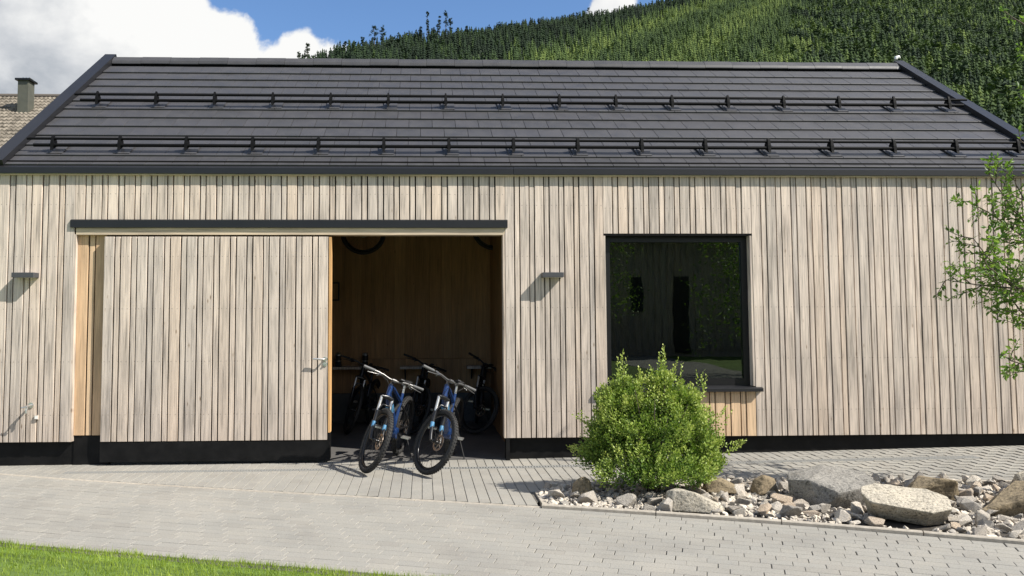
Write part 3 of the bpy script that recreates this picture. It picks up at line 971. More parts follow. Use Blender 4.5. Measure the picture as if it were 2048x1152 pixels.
part('tap_body', MB().tube([(0.02, -.01, .01), (.018, -.07, .006), (.015, -.12, 0)], [.013, .013, .016], 10).tube([(.016, -.09, 0), (.014, -.10, -.035), (.012, -.10, -.075)], [.013, .012, .011], 10), M['steel'], tap)
part('tap_handle', MB().tube([(.015, -.12, 0), (.015, -.15, .0)], .009, 8).tube([(-.022, -.15, -.004), (.05, -.15, .004)], .009, 8), M['steel'], tap)
sk = MB().box(-.022, .022, -.02, 0, -.026, .026).build('wall_socket', M['larch']); sk.location = (-4.508, -.001, .555)
part('cover_flap', MB().box(-.017, .017, -.026, -.0202, -.018, .018), M['white'], sk)
tag(sk, 'small square pale wall socket below right of the tap', 'wall socket')

# things inside the garage
fr = MB()
for a in ((-1.66, -1.36, 1.985, 2.005), (-1.66, -1.36, 2.265, 2.285), (-1.66, -1.64, 2.005, 2.265), (-1.38, -1.36, 2.005, 2.265)): fr.box(a[0], a[1], 3.55, 3.582, a[2], a[3])
fr = fr.build('picture_frame', M['blackm']); tag(fr, 'small black framed sheet on the inner wall beside the door', 'picture')
part('picture_sheet', MB().box(-1.64, -1.38, 3.57, 3.576, 2.005, 2.265), M['inner'], fr)
def shelf(x0, x1, z, lab):
    e = empty('wall_shelf', ((x0 + x1) / 2, 3.4, z)); tag(e, lab, 'shelf', 'narrow shelves on the inner wall')
    hw = (x1 - x0) / 2
    part('shelf_board', MB().box(-hw, hw, -.12, .18, -.02, .02), M['larch'], e)
    for sx in (-1, 1): part('shelf_bracket', MB().prism([(-.08, -.022), (.18, -.022), (.18, -.20), (.16, -.20)], sx * (hw - .08) - .01, sx * (hw - .08) + .01, 'x'), M['blackm'], e)
shelf(.72, 1.105, .90, 'pale narrow shelf behind the right dark bicycle')
shelf(-.36, .10, .90, 'pale narrow shelf behind the middle dark bicycle')
shelf(-1.62, -.75, .90, 'pale narrow shelf behind the left dark bicycle')
def bottle(x, lab):  # small dark bottle-shaped object of unknown kind
    b = MB(); b.tube([(0, 0, 0), (0, 0, .03), (0, 0, .035), (0, 0, .15), (0, 0, .18)], [.055, .055, .045, .045, .05], 14)
    o = b.build('dark_container', M['blackm'], fix=True); o.location = (x, 3.38, .921)
    part('container_cap', MB().tube([(0, 0, .181), (0, 0, .21), (0, 0, .225)], [.05, .045, .015], 14), M['steel'], o)
    part('container_band', MB().torus((0, 0, .09), (0, 0, 1), .047, .006, 16, 6), M['steel'], o)
    tag(o, lab, 'container', 'small dark containers on the inner shelf')
bottle(-1.35, 'small dark lantern on the shelf next to the sliding door')
bottle(-.92, 'small dark lantern above the handlebar of the left blue bicycle')

# ------------------------------------------------------------------ bicycles
WR = .366
def wheel(parent, name, C, ax, M1=Matrix(), rotor=1, knob=True, rimcol=None, seed=0):
    """C hub, ax axle axis (towards bike left); M1 extra transform"""
    C = Vector(C); ax = Vector(ax).normalized()
    def bd(nm, mb, mat, par): return mb.xf(M1).build(nm, mat, par)
    u = Vector((1, 0, 0)); w = ax.cross(u).normalized(); u = w.cross(ax)
    ty = MB().torus(C, ax, WR - .030, .028, 56, 10)
    if knob:
        n = 64
        for i in range(n):
            for side in (-1, 0, 1):
                A = 2 * PI * (i + (.5 if side == 0 else 0)) / n
                d = u * math.cos(A) + w * math.sin(A); t = -u * math.sin(A) + w * math.cos(A)
                B = side * .85
                nn = d * math.cos(B) + ax * math.sin(B); bn = ax * math.cos(B) - d * math.sin(B)
                c = C + d * (WR - .030) + nn * .029
                hw, hl, hh = (.0065, .009, .0045) if side else (.009, .007, .004)
                vs = [c + bn * (a * hw) + t * (b_ * hl) + nn * (c_ * hh) for c_ in (-1, 1) for a, b_ in ((-1, -1), (1, -1), (1, 1), (-1, 1))]
                ty.add(vs, [(4, 5, 6, 7), (0, 1, 5, 4), (1, 2, 6, 5), (2, 3, 7, 6), (3, 0, 4, 7)])
    wh = bd(name, ty, M['rubber'], parent)
    bd('rim', MB().torus(C, ax, WR - .068, .010, 48, 6, rs=1.5), rimcol or M['blackp'], wh)
    sp = MB()
    for i in range(28):
        A = 2 * PI * i / 28; sg = 1 if i % 2 else -1
        B = A + sg * .5 * (1 if (i // 2) % 2 else -1)
        d = u * math.cos(A) + w * math.sin(A); h_ = u * math.cos(B) + w * math.sin(B)
        sp.tube([C + h_ * .024 + ax * (.026 * sg), C + d * (WR - .072)], .0013, 4, caps=False)
    bd('spokes', sp, M['blackm'], wh)
    hb = MB().tube([C - ax * .05, C - ax * .028, C - ax * .012, C + ax * .012, C + ax * .028, C + ax * .05], [.012, .024, .014, .014, .024, .012], 12)
    bd('hub', hb, M['blackp'], wh)
    ro = MB()
    rc = C + ax * .042
    r0, r1 = .068, .092
    for i in range(36):
        A0 = 2 * PI * i / 36; A1 = 2 * PI * (i + 1) / 36
        q = []
        for r_, a_ in ((r0, A0), (r1, A0), (r1, A1), (r0, A1)): q.append(rc + (u * math.cos(a_) + w * math.sin(a_)) * r_)
        k = ax * .001
        ro.add([p - k for p in q] + [p + k for p in q], [(0, 1, 2, 3), (7, 6, 5, 4), (1, 5, 6, 2), (0, 3, 7, 4)])
    for i in range(6):
        A = 2 * PI * i / 6
        ro.tube([rc + (u * math.cos(A) + w * math.sin(A)) * .018, rc + (u * math.cos(A + .5) + w * math.sin(A + .5)) * .07], .005, 5)
    ro.tube([rc - ax * .004, rc + ax * .004], .022, 12)
    bd('brake_disc', ro, M['rotor'], wh)
    return wh

def bike(loc, yaw, lean, phi, label, style='blue', knob=True):
    root = empty('mountain_bike', loc, (-lean, 0, yaw))
    tag(root, label, 'bicycle', 'mountain bikes in and before the doorway')
    F = M['blue'] if style == 'blue' else M['blackp']
    AC = M['skyblue'] if style == 'blue' else M['blackm']
    lo_m = M['blackp']
    hub_r = Vector((0, 0, WR)); BB = Vector((.45, 0, .345))
    a = Vector((-math.cos(R(66.5)), 0, math.sin(R(66.5)))); f = Vector((a.z, 0, -a.x))
    hub_f = Vector((1.19, 0, WR)); A0 = hub_f - f * .045
    hb, ht = A0 + a * .535, A0 + a * .655
    def prt(nm, mb, mat, par=root, lab=None):
        o = mb.build(nm, mat, par)
        if lab: o['label'] = lab
        return o
    # frame
    seatj = Vector((.335, 0, .70)); st_top = Vector((.305, 0, .80))
    fr = MB()
    fr.tube([hb - a * .01, ht + a * .005], .030, 12)
    fr.tube([hb + a * .02, hb + Vector((-.10, 0, -.085)), BB + Vector((.12, 0, .12)), BB + Vector((.02, 0, .03))], [.030, .042, .048, .050], 12, sq=(1.0, 1.15))
    fr.tube([ht - a * .02, ht + Vector((-.15, 0, -.06)), seatj], [.026, .024, .020], 10)
    fr.tube([BB, seatj, st_top], [.024, .021, .019], 10)
    fr.tube([BB + Vector((0, -.06, 0)), BB + Vector((0, .06, 0))], .065, 16)
    frame = prt('frame', fr, F)
    rs_ = MB()
    for s in (-1, 1):
        rs_.tube([BB + Vector((-.03, .03 * s, .03)), Vector((.20, .055 * s, .375)), Vector((0, .068 * s, WR))], [.016, .013, .012], 8)
        rs_.tube([Vector((0, .068 * s, WR)), Vector((.17, .05 * s, .55)), Vector((.36, .03 * s, .66))], [.011, .010, .011], 8)
    prt('rear_stays', rs_, M['blackp'], frame)
    prt('shock', MB().tube([Vector((.40, 0, .665)), Vector((.52, 0, .63))], .017, 10).tube([Vector((.52, 0, .63)), Vector((.64, 0, .60))], .024, 12), M['blackm'], frame)
    dc = MB(); p0 = hb + Vector((-.10, 0, -.085)); p1 = BB + Vector((.12, 0, .12))
    dc.tube([p0.lerp(p1, .12), p0.lerp(p1, .40)], [.0455, .0475], 12, sq=(1.0, 1.15))
    prt('frame_decal', dc, AC, frame)
    bt = MB(); bt.tube([p0.lerp(p1, .45), p0.lerp(p1, .98)], [.050, .053], 12, sq=(1.0, 1.12))
    prt('battery', bt, M['blackm'] if style != 'blue' else M['blue'], frame)
    prt('seat_post', MB().tube([st_top - Vector((0, 0, .03)), Vector((.285, 0, .90))], .0155, 10), M['steel'] if style == 'blue' else M['blackp'])
    sd_ = MB()
    secs = [(.13, .060, .925), (.17, .072, .93), (.24, .055, .925), (.31, .025, .922), (.38, .018, .918), (.41, .010, .912)]
    vs = []
    for x_, hw, z_ in secs:
        for k in range(8):
            A = 2 * PI * k / 8
            vs.append((x_, math.cos(A) * hw, z_ + math.sin(A) * (.016 if math.sin(A) > 0 else .022)))
    sd_.add(vs, [(i * 8 + k, i * 8 + (k + 1) % 8, (i + 1) * 8 + (k + 1) % 8, (i + 1) * 8 + k) for i in range(5) for k in range(8)] + [tuple(range(8)), tuple(range(40, 48))], 0, True)
    sd_.tube([(.20, .03, .905), (.33, .02, .905)], .004, 6).tube([(.20, -.03, .905), (.33, -.02, .905)], .004, 6)
    prt('saddle', sd_, M['blackm'])
    wheel(root, 'rear_wheel', hub_r, (0, 1, 0), knob=knob)
    # drivetrain
    ch = MB().torus(BB + Vector((0, -.055, 0)), (0, 1, 0), .075, .004, 36, 5)
    for i in range(4):
        A = i * PI / 2 + .4; ch.tube([BB + Vector((0, -.055, 0)), BB + Vector((math.cos(A) * .075, -.055, math.sin(A) * .075))], .006, 6)
    for k in range(8): ch.torus(hub_r + Vector((0, -.026 - k * .0035, 0)), (0, 1, 0), .058 - k * .005, .0025, 24, 4)
    ch.tube([hub_r + Vector((0, -.045, .05)), BB + Vector((0, -.055, .078))], .004, 5).tube([hub_r + Vector((.02, -.045, -.13)), BB + Vector((0, -.055, -.078))], .004, 5)
    ch.tube([hub_r + Vector((0, -.05, -.03)), hub_r + Vector((.03, -.05, -.13))], .009, 6)
    prt('chain_drive', ch, M['rotor'])
    for s, A in ((-1, .35), (1, .35 + PI)):
        e = BB + Vector((math.cos(A) * .17, s * .085, math.sin(A) * .17))
        c_ = prt('crank', MB().tube([BB + Vector((0, s * .072, 0)), e], [.014, .011], 8), M['blackp'])
        prt('pedal', MB().box(e.x - .048, e.x + .048, min(e.y, e.y + s * .10), max(e.y, e.y + s * .10), e.z - .010, e.z + .010).tube([e, e + Vector((0, s * .10, 0))], .013, 8), M['steel'], c_)
    prt('kickstand', MB().tube([Vector((.16, .075, .36)), Vector((.17, .10, .30)), Vector((.20, .10 + .30 * math.tan(lean) * .6 + .10, .02 + .0))], [.010, .009, .008], 8), M['blackm'])
    # steered assembly
    S = Matrix.Translation(A0) @ Matrix.Rotation(phi, 4, a) @ Matrix.Translation(-A0)
    def ps(nm, mb, mat, par=root, lab=None): return prt(nm, mb.xf(S), mat, par, lab)
    cr = A0 + a * .50
    fk = MB().tube([cr + Vector((0, -.072, 0)), cr + Vector((0, 0, .012)), cr + Vector((0, .072, 0))], [.022, .028, .022], 10)
    for s in (-1, 1):
        top = cr + Vector((0, .067 * s, 0))
        low = A0 + a * .33 + Vector((0, .067 * s, 0))
        fk.tube([low, low - a * .13, A0 + a * .05 + f * .03 + Vector((0, .067 * s, 0)), hub_f + Vector((0, .064 * s, 0))], [.0245, .022, .020, .017], 10)
    ar = A0 + a * .34 + f * .02
    fk.tube([ar + Vector((0, -.067, 0)), ar + a * .065 + f * .02 + Vector((0, -.04, 0)), ar + a * .065 + f * .02 + Vector((0, .04, 0)), ar + Vector((0, .067, 0))], .011, 8)
    fork = ps('fork', fk, lo_m)
    stn = MB()
    for s in (-1, 1): stn.tube([A0 + a * .32 + Vector((0, .067 * s, 0)), cr + Vector((0, .067 * s, .0))], .0172, 10)
    ps('fork_tubes', stn, M['steel'], fork)
    for s in (-1, 1):
        dk = MB()
        p_ = A0 + a * .20 + Vector((0, .067 * s, 0)); q_ = A0 + a * .135 + f * .010 + Vector((0, .067 * s, 0))
        dk.tube([p_, q_], [.0240, .0232], 10)
        ps('fork_decal', dk, AC if style == 'blue' else M['blackm'], fork)
    cal = MB().box(-.022, .022, -.012, .012, -.035, .035)
    cal.xf(Matrix.Translation(hub_f + Vector((-.085, .045, .035))))
    ps('brake_caliper', cal, M['blackm'], fork)
    wheel(root, 'front_wheel', hub_f, (0, 1, 0), S, knob=knob, rimcol=M['skyblue'] if style == 'blue2' else None)
    # bar and stem
    stc = ht + a * .035
    bc = stc + f * .055 + a * .01
    hbm = MB().tube([ht + a * .005, ht + a * .065], .019, 10).tube([stc, bc], [.018, .018], 10)
    hbm.tube([bc + Vector((0, -.025, 0)), bc + Vector((0, .025, 0))], .023, 12)
    pts = []
    for y_ in (-.37, -.25, -.14, -.06, 0, .06, .14, .25, .37):
        k = min(1, max(0, (abs(y_) - .06) / .10))
        pts.append(bc + Vector((-abs(y_) * .13, y_, .022 * k)))
    hbm.tube(pts, .0125, 10)
    bar = ps('handlebar', hbm, M['blackp'] if style != 'blue' else M['bar'])
    for s in (-1, 1):
        e0 = bc + Vector((-.25 * .13 - .003, .245 * s, .022)); e1 = bc + Vector((-.38 * .13, .385 * s, .022))
        ps('grip', MB().tube([e0, e1], .0165, 10), M['blackm'] if style != 'blue' else M['grip'], bar)
        l0 = bc + Vector((-.02, .215 * s, .02))
        lv = MB().tube([l0 + Vector((0, -.02 * s, 0)), l0 + Vector((0, .02 * s, 0))], .019, 8)
        lv.tube([l0 + Vector((.0, 0, 0)), l0 + Vector((.05, -.035 * s, -.01))], .012, 8)
        lv.tube([l0 + Vector((.045, -.01 * s, -.012)), l0 + Vector((.055, .03 * s, -.018)), l0 + Vector((.045, .13 * s, -.03))], [.007, .006, .005], 6)
        lv.tube([l0 + Vector((.02, -.03 * s, -.02)), l0 + Vector((.05, .01 * s, -.035))], .006, 6)
        ps('brake_lever', lv, M['bar'] if style == 'blue' else M['blackm'], bar)
        cb = MB().tube([l0 + Vector((.05, -.035 * s, -.01)), l0 + Vector((.13, -.10 * s, -.03)), bc + Vector((.13, .04 * s, -.08)), ht + f * .075 + Vector((0, .02 * s, -.05)), hb + f * .03 + Vector((0, .03 * s, -.02))], .0028, 6)
        ps('cable', cb, M['blackm'], bar)
    ps('display', MB().box(-.03, .03, -.022, .022, -.007, .007).xf(Matrix.Translation(bc + Vector((0, .085, .035))) @ Matrix.Rotation(-.5, 4, 'Y')), M['blackm'], bar)
    return root
M['grip'] = plain('grey_rubber_grip', (.10, .10, .10), 0.6)

def place_bike(rear, front, lean, phi, label, style, knob=True):
    yaw = math.atan2(front[1] - rear[1], front[0] - rear[0])
    return bike((rear[0], rear[1], .004), yaw, lean, phi, label, style, knob)
place_bike((.33, .36), (.03, -.85), R(10), R(46), 'blue electric mountain bike on its stand, nearer the right jamb of the doorway', 'blue')
place_bike((-.31, .48), (-.62, -.72), R(11), R(36), 'blue electric mountain bike on its stand, nearer the sliding door', 'blue')
place_bike((-.84, 3.38), (-1.06, 2.30), R(8), R(28), 'black mountain bike in the shade behind the sliding door edge', 'dark', False)
place_bike((-.02, 3.38), (-.16, 2.25), R(9), R(36), 'black mountain bike in the shade between the two blue ones', 'dark', False)
place_bike((.86, 3.36), (.74, 2.24), R(9), R(50), 'black mountain bike in the shade by the right end of the garage', 'dark', False)
# wheels hung high on the back wall
def hung(x, z, lab):
    e = empty('hanging_wheel', (x, 3.0, z)); tag(e, lab, 'bicycle wheel', 'wheels hung high inside the garage')
    wheel(e, 'tyre', (0, 0, 0), (0, 1, 0), knob=False)
    part('hook', MB().tube([(0, -.02, .25), (0, .1, .32), (0, .58, .34)], .008, 6), M['blackm'], e)
hung(-.93, 3.06, 'bicycle wheel hung under the roof, nearer the sliding door')
hung(1.14, 3.13, 'bicycle wheel hung under the roof at the right end')

# ------------------------------------------------------------------ rocks
def hull_mesh(pts, name, mat, sub=0, disp=0.0, seed=0, smooth=False, bev=0.0):
    bm = bmesh.new()
    for p in pts: bm.verts.new(p)
    bmesh.ops.convex_hull(bm, input=bm.verts)
    for v in [v for v in bm.verts if not v.link_faces]: bm.verts.remove(v)
    bmesh.ops.dissolve_limit(bm, angle_limit=R(6), verts=bm.verts, edges=bm.edges)
    if bev: bmesh.ops.bevel(bm, geom=list(bm.edges), offset=bev, segments=2, affect='EDGES', profile=.6)
    bmesh.ops.triangulate(bm, faces=bm.faces)
    for _ in range(sub):
        bmesh.ops.subdivide_edges(bm, edges=bm.edges, cuts=1, use_grid_fill=True)
        bmesh.ops.triangulate(bm, faces=bm.faces)
    if disp:
        from mathutils import noise as mn
        off = Vector((seed * 7.3, seed * 3.1, seed))
        bm.normal_update()
        mv = []
        for v in bm.verts:
            p = v.co * 3.0 + off
            d = mn.noise(p) * .6 + mn.noise(p * 2.7) * .35 + mn.noise(p * 7) * .22 + mn.noise(p * 17) * .10
            mv.append(v.co + v.normal * d * disp)
        for v, c in zip(bm.verts, mv): v.co = c
    bmesh.ops.recalc_face_normals(bm, faces=bm.faces)
    me = bpy.data.meshes.new(name); bm.to_mesh(me); bm.free()
    me.materials.append(mat)
    me.polygons.foreach_set('use_smooth', [smooth] * len(me.polygons))
    return me
def boulder(name_lab, pts, mat, loc, rz=0, disp=.03, seed=1, sub=3, sc=(1, 1, 1)):
    pts = [(p[0] * sc[0] * .93, p[1] * sc[1] * .93, p[2] * sc[2] * .93) for p in pts]
    me = hull_mesh(pts, 'boulder', mat, sub, disp, seed, False, .014)
    o = link('boulder', me, None, loc, (0, 0, rz))
    if hasattr(me, 'shade_auto'): pass
    tag(o, name_lab, 'boulder', 'boulders in the stone bed')
    return o
# big grey granite block: flat sloping top, sunlit front
boulder('large grey granite block with a flat sloping top, tallest boulder of the bed',
        [(-.42, .0, 0), (-.20, -.26, 0), (.30, -.20, 0), (.44, .22, 0), (-.30, .34, 0),
         (-.46, .02, .29), (-.30, -.20, .33), (-.05, -.34, .22), (.20, -.30, .27), (.45, -.10, .31), (.46, .22, .36), (.10, .36, .40), (-.36, .26, .34)],
        M['granite'], (3.74, -2.30, -.02), R(-6), .020, 2, 4, (.90, .95, .82))
boulder('long pale flat-topped boulder in front of the grey granite block',
        [(-.36, .1, .05), (-.28, -.02, .02), (.14, -.12, -.02), (.36, -.02, -.02), (.40, .16, 0), (-.20, .26, 0),
         (-.45, .04, .25), (-.42, -.15, .20), (-.10, -.26, .17), (.14, -.30, .14), (.38, -.20, .16), (.44, .05, .22), (.30, .24, .27), (-.22, .28, .31), (-.40, .18, .29)],
        M['sandstone'], (3.98, -3.06, .02), R(-9), .016, 3, 4, (.82, .8, .92))
boulder('dark brown wedge shaped boulder with a pale crest behind the pale flat one',
        [(-.32, .1, 0), (-.22, -.02, 0), (.20, -.06, -.02), (.34, .1, 0), (.0, .24, 0), (-.32, -.08, .10), (.02, -.14, .28), (.20, -.18, .26), (.30, -.02, .20), (-.05, .12, .27), (.31, -.06, .06)],
        M['brownstone'], (4.70, -2.25, .0), R(5), .022, 4, 3, (.9, .9, .85))
boulder('big brownish boulder cut by the right edge of the picture',
        [(-.48, .04, .0), (-.36, -.10, 0), (.30, -.16, -.02), (.6, 0, 0), (.3, .34, 0), (-.3, .2, 0), (-.52, -.10, .08), (-.1, -.22, .30), (.20, -.12, .44), (.5, -.05, .44), (.4, -.34, .26), (.1, .28, .36)],
        M['brownstone'], (5.22, -2.78, -.01), R(0), .026, 5, 4, (1.0, 1.0, .72))
boulder('small tan boulder at the far right back corner of the bed',
        [(-.17, 0, 0), (-.12, -.14, 0), (.22, -.12, 0), (.24, .12, 0), (-.1, .14, 0), (-.16, -.05, .16), (.0, -.10, .19), (.2, .0, .14), (.05, .1, .18)],
        M['sandstone'], (5.98, -1.80, .0), R(0), .016, 6)
boulder('long pale slab leaning low in front of the green shrub',
        [(-.28, .08, 0), (-.24, -.12, 0), (.22, -.16, 0), (.30, .04, 0), (-.06, .18, 0), (-.29, .02, .16), (-.22, -.04, .19), (-.04, -.09, .19), (.18, -.10, .10), (.27, -.02, .06), (-.16, .13, .18), (.05, .10, .14)],
        M['sandstone'], (2.38, -2.60, .02), R(-14), .016, 7, 3, (.92, .95, .95))
boulder('brown rounded rock at the left side of the grey granite block',
        [(-.15, 0, 0), (-.1, -.12, 0), (.12, -.1, 0), (.15, .08, 0), (-.05, .12, 0), (-.13, -.02, .13), (-.02, -.07, .18), (.1, -.04, .15), (.02, .08, .17)],
        M['brownstone'], (3.27, -1.95, .02), R(0), .014, 8)
boulder('upright rounded tan stone at the left end of the bed by the shrub',
        [(-.11, 0, 0), (-.08, -.09, 0), (.09, -.09, 0), (.12, .05, 0), (-.05, .1, 0), (-.10, -.02, .13), (-.02, -.05, .19), (.08, -.03, .16), (.04, .06, .18)],
        M['brownstone'], (1.50, -2.02, .03), R(0), .012, 9)
boulder('low brown slab lying against the right side of the shrub',
        [(-.22, 0, 0), (-.15, -.12, 0), (.2, -.12, 0), (.26, .06, 0), (-.05, .13, 0), (-.18, -.02, .12), (-.02, -.07, .13), (.16, -.06, .08), (.02, .08, .13)],
        M['brownstone'], (2.86, -1.90, .03), R(-12), .014, 10, 3, (.9, 1, .9))
# bed base
def bed():
    b = MB(); X = [1.10 + .15 * i for i in range(54)]; vs = []
    from mathutils import noise as mn
    for x in X:
        a = yk(x) + .05; c = lim(x) - .05
        for j in range(9):
            y = a + (c - a) * j / 8
            z = gz(x, y) * (j / 8) + .0 + .012 * math.sin(PI * j / 8) + mn.noise(Vector((x * 3, y * 3, 0))) * .012 - .008
            vs.append((x, y, z))
    b.add(vs, [(i * 9 + j, (i + 1) * 9 + j, (i + 1) * 9 + j + 1, i * 9 + j + 1) for i in range(53) for j in range(8)], 0, True)
    o = b.build('stone_bed', M['soil'], fix=False)
    if o.data.polygons[0].normal.z < 0: o.data.flip_normals()
    o['kind'] = 'structure'
bed()
random.seed(21)
tmpl = []
for k in range(9):
    rr = random.Random(k + 40)
    pts = []
    e = (rr.uniform(.8, 1.2), rr.uniform(.7, 1.0), rr.uniform(.6, .9))
    for _ in range(rr.choice([11, 13, 15])):
        v = Vector((rr.gauss(0, 1), rr.gauss(0, 1), rr.gauss(0, 1))).normalized() * rr.uniform(.82, 1.0)
        pts.append((v.x * e[0], v.y * e[1], v.z * e[2]))
    tmpl.append(hull_mesh(pts, 'stone', M['stone'], 0, 0, k, False, .05))
LM = [('the tall grey granite block', 3.74, -2.30, .38), ('the pale flat-topped boulder', 3.98, -3.06, .30), ('the dark wedge boulder', 4.70, -2.25, .26), ('the big boulder at the right edge', 5.25, -2.78, .45),
      ('the small tan corner boulder', 5.98, -1.80, .16), ('the long pale slab', 2.38, -2.60, .20), ('the brown rounded rock', 3.27, -1.95, .13), ('the upright tan stone', 1.5, -2.02, .08),
      ('the low brown slab', 2.86, -1.9, .15), ('the foot of the green shrub', 2.28, -1.95, .0)]
occupied = [(a, b_, c) for _, a, b_, c in LM if c]
def in_bed(x, y, r):
    return x > 1.12 + r * .7 and yk(x) + .055 + r * .9 < y < lim(x) - .06 - r * .7
placed = []
tries = 0
while len(placed) < 292 and tries < 90000:
    tries += 1
    x = random.uniform(1.12, 6.25); y = random.uniform(-4.6, -1.2)
    r = random.choice([.12, .11, .10, .09, .08, .075, .07, .06]) if tries < 7000 else (random.choice([.07, .06, .05]) if tries < 25000 else random.choice([.05, .04]))
    if not in_bed(x, y, r): continue
    if any((x - a) ** 2 + (y - b_) ** 2 < (c * .80 + r * .2) ** 2 for a, b_, c in occupied): continue
    if any((x - a) ** 2 + (y - b_) ** 2 < ((r + c) * .74) ** 2 for a, b_, c in placed): continue
    placed.append((x, y, r))
ORD = ['', 'second ', 'third ', 'fourth ', 'fifth ', 'sixth ', 'seventh ', 'eighth ', 'ninth ', 'tenth ', 'eleventh ', 'twelfth ', 'thirteenth ', 'fourteenth ', 'fifteenth ', 'sixteenth ',
       'seventeenth ', 'eighteenth ', 'nineteenth ', 'twentieth '] + ['twenty-' + w_ + ' ' for w_ in ('first', 'second', 'third', 'fourth', 'fifth', 'sixth', 'seventh', 'eighth', 'ninth')] + ['thirtieth '] + ['thirty-' + w_ + ' ' for w_ in ('first', 'second', 'third', 'fourth', 'fifth', 'sixth', 'seventh', 'eighth', 'ninth')] + ['fortieth '] + ['forty-' + w_ + ' ' for w_ in ('first', 'second', 'third', 'fourth', 'fifth', 'sixth', 'seventh', 'eighth', 'ninth')]
front = sorted([p for p in placed if p[1] < yk(p[0]) + .07 + p[2] * 1.5], key=lambda p: p[0])
labs = {}
for i, p in enumerate(front):
    n = i % 18
    best = min(LM, key=lambda l: (l[1] - p[0]) ** 2 + .2 * (l[2] - p[1]) ** 2)
    labs.setdefault(('along the kerb before ', best[0]), []).append(p)
done = set(front)
for p in placed:
    if p in done: continue
    best = min(LM, key=lambda l: math.hypot(l[1] - p[0], l[2] - p[1]) - l[3] * .7)
    dx, dy = p[0] - best[1], p[1] - best[2]
    rel = ('right of ' if dx > 0 else 'left of ') if abs(dx) > abs(dy) else ('behind ' if dy > 0 else 'in front of ')
    labs.setdefault((rel, best[0]), []).append(p)
text = {}
for (rel, lm), ps_ in labs.items():
    for i, p in enumerate(sorted(ps_, key=lambda q: -q[2] - q[0] * 1e-4)):
        o_ = ORD[i] if i < len(ORD) else None
        text[p] = ('broken stone ' + rel + lm + ', ' + o_ + 'largest there') if o_ is not None else ('small broken stone ' + rel + lm)
for x, y, r in placed:
    o = link('stone', random.choice(tmpl), None, (x, y, .004 + r * .36 + gz(x, y) * .6), (random.uniform(-.5, .5), random.uniform(-.5, .5), random.uniform(0, 6.28)), (r, r, r * random.uniform(.9, 1.25)))
    tag(o, text[(x, y, r)], 'stone', 'broken stones of the bed')
# smaller stones under and between them: one heap
allv = []; fs = []; off = 0
rs = random.Random(9)
tv = [(np.array([v.co[:] for v in m.vertices]), [tuple(p.vertices) for p in m.polygons]) for m in tmpl]
for _ in range(2300):
    x = rs.uniform(1.13, 8.2); y = rs.uniform(yk(x) + .075, lim(x) - .07)
    if any((x - a) ** 2 + (y - b_) ** 2 < (c * .75) ** 2 for a, b_, c in occupied): continue
    r = rs.uniform(.022, .052)
    mm = np.array((Matrix.Rotation(rs.uniform(0, 6.28), 3, 'Z') @ Matrix.Rotation(rs.uniform(-.6, .6), 3, 'X') @ Matrix.Rotation(rs.uniform(-.6, .6), 3, 'Y')).to_3x3())
    V, F = tv[rs.randrange(len(tv))]
    allv.append(V @ mm.T * r + np.array([x, y, .002 + rs.uniform(0, .016) + gz(x, y) * .7])); fs += [tuple(i + off for i in f) for f in F]; off += len(V)
me = bpy.data.meshes.new('stone_fill'); me.from_pydata(np.concatenate(allv).tolist(), [], fs); me.materials.append(M['stone_fill'])
me.polygons.foreach_set('use_smooth', [False] * len(me.polygons))
o = link('stone_fill', me); tag(o, 'small broken stones filling the gaps between the bigger ones', 'stones', kind='stuff')
# fine chips between the stones
ch = MB()
rr = random.Random(5)
for _ in range(2600):
    x = rr.uniform(1.13, 7.5); y = rr.uniform(yk(x) + .06, lim(x) - .06)
    if any((x - a) ** 2 + (y - b_) ** 2 < (c * .8) ** 2 for a, b_, c in occupied): continue
    s = rr.uniform(.008, .022)
    pts = [Vector((rr.uniform(-1, 1), rr.uniform(-1, 1), rr.uniform(-.6, .6))) * s for _ in range(4)]
    z = gz(x, y) * .6 + rr.uniform(.0, .018)
    q = [Vector((x, y, z)) + p for p in ((s, 0, 0), (-s * .5, s * .8, 0), (-s * .6, -s * .8, 0), (rr.uniform(-.3, .3) * s, 0, s * .9))for p in [Vector(p)]]
    ch.add(q, [(0, 1, 3), (1, 2, 3), (2, 0, 3), (0, 2, 1)])
o = ch.build('gravel', M['stone']); tag(o, 'fine stone chips between the broken stones of the bed', 'gravel', kind='stuff')

# ------------------------------------------------------------------ plants
def leaves_mesh(name, pos, dirs, sizes, tones, mat, aspect=.5, fold=.25, rng=None):
    """each leaf: 4 verts folded along the middle, 2 quads -> 6 verts"""
    N = len(pos)
    pos = np.asarray(pos); dirs = np.asarray(dirs); dirs /= np.linalg.norm(dirs, axis=1, keepdims=True) + 1e-9
    up = rng.normal(size=(N, 3)); side = np.cross(dirs, up); side /= np.linalg.norm(side, axis=1, keepdims=True) + 1e-9
    nrm = np.cross(side, dirs)
    L = np.asarray(sizes)[:, None]; W = L * aspect * .5
    b0 = pos; tip = pos + dirs * L
    mid = pos + dirs * L * .5
    lft = mid - side * W + nrm * W * fold; rgt = mid + side * W + nrm * W * fold
    V = np.stack([b0, rgt, tip, lft], 1).reshape(-1, 3)
    idx = np.arange(N)[:, None] * 4
    F = np.concatenate([idx + np.array([[0, 1, 2]]), idx + np.array([[0, 2, 3]])], 0)
    me = bpy.data.meshes.new(name); me.from_pydata(V.tolist(), [], F.tolist()); me.materials.append(mat)
    set_tone(me, np.repeat(tones, 4))
    return me

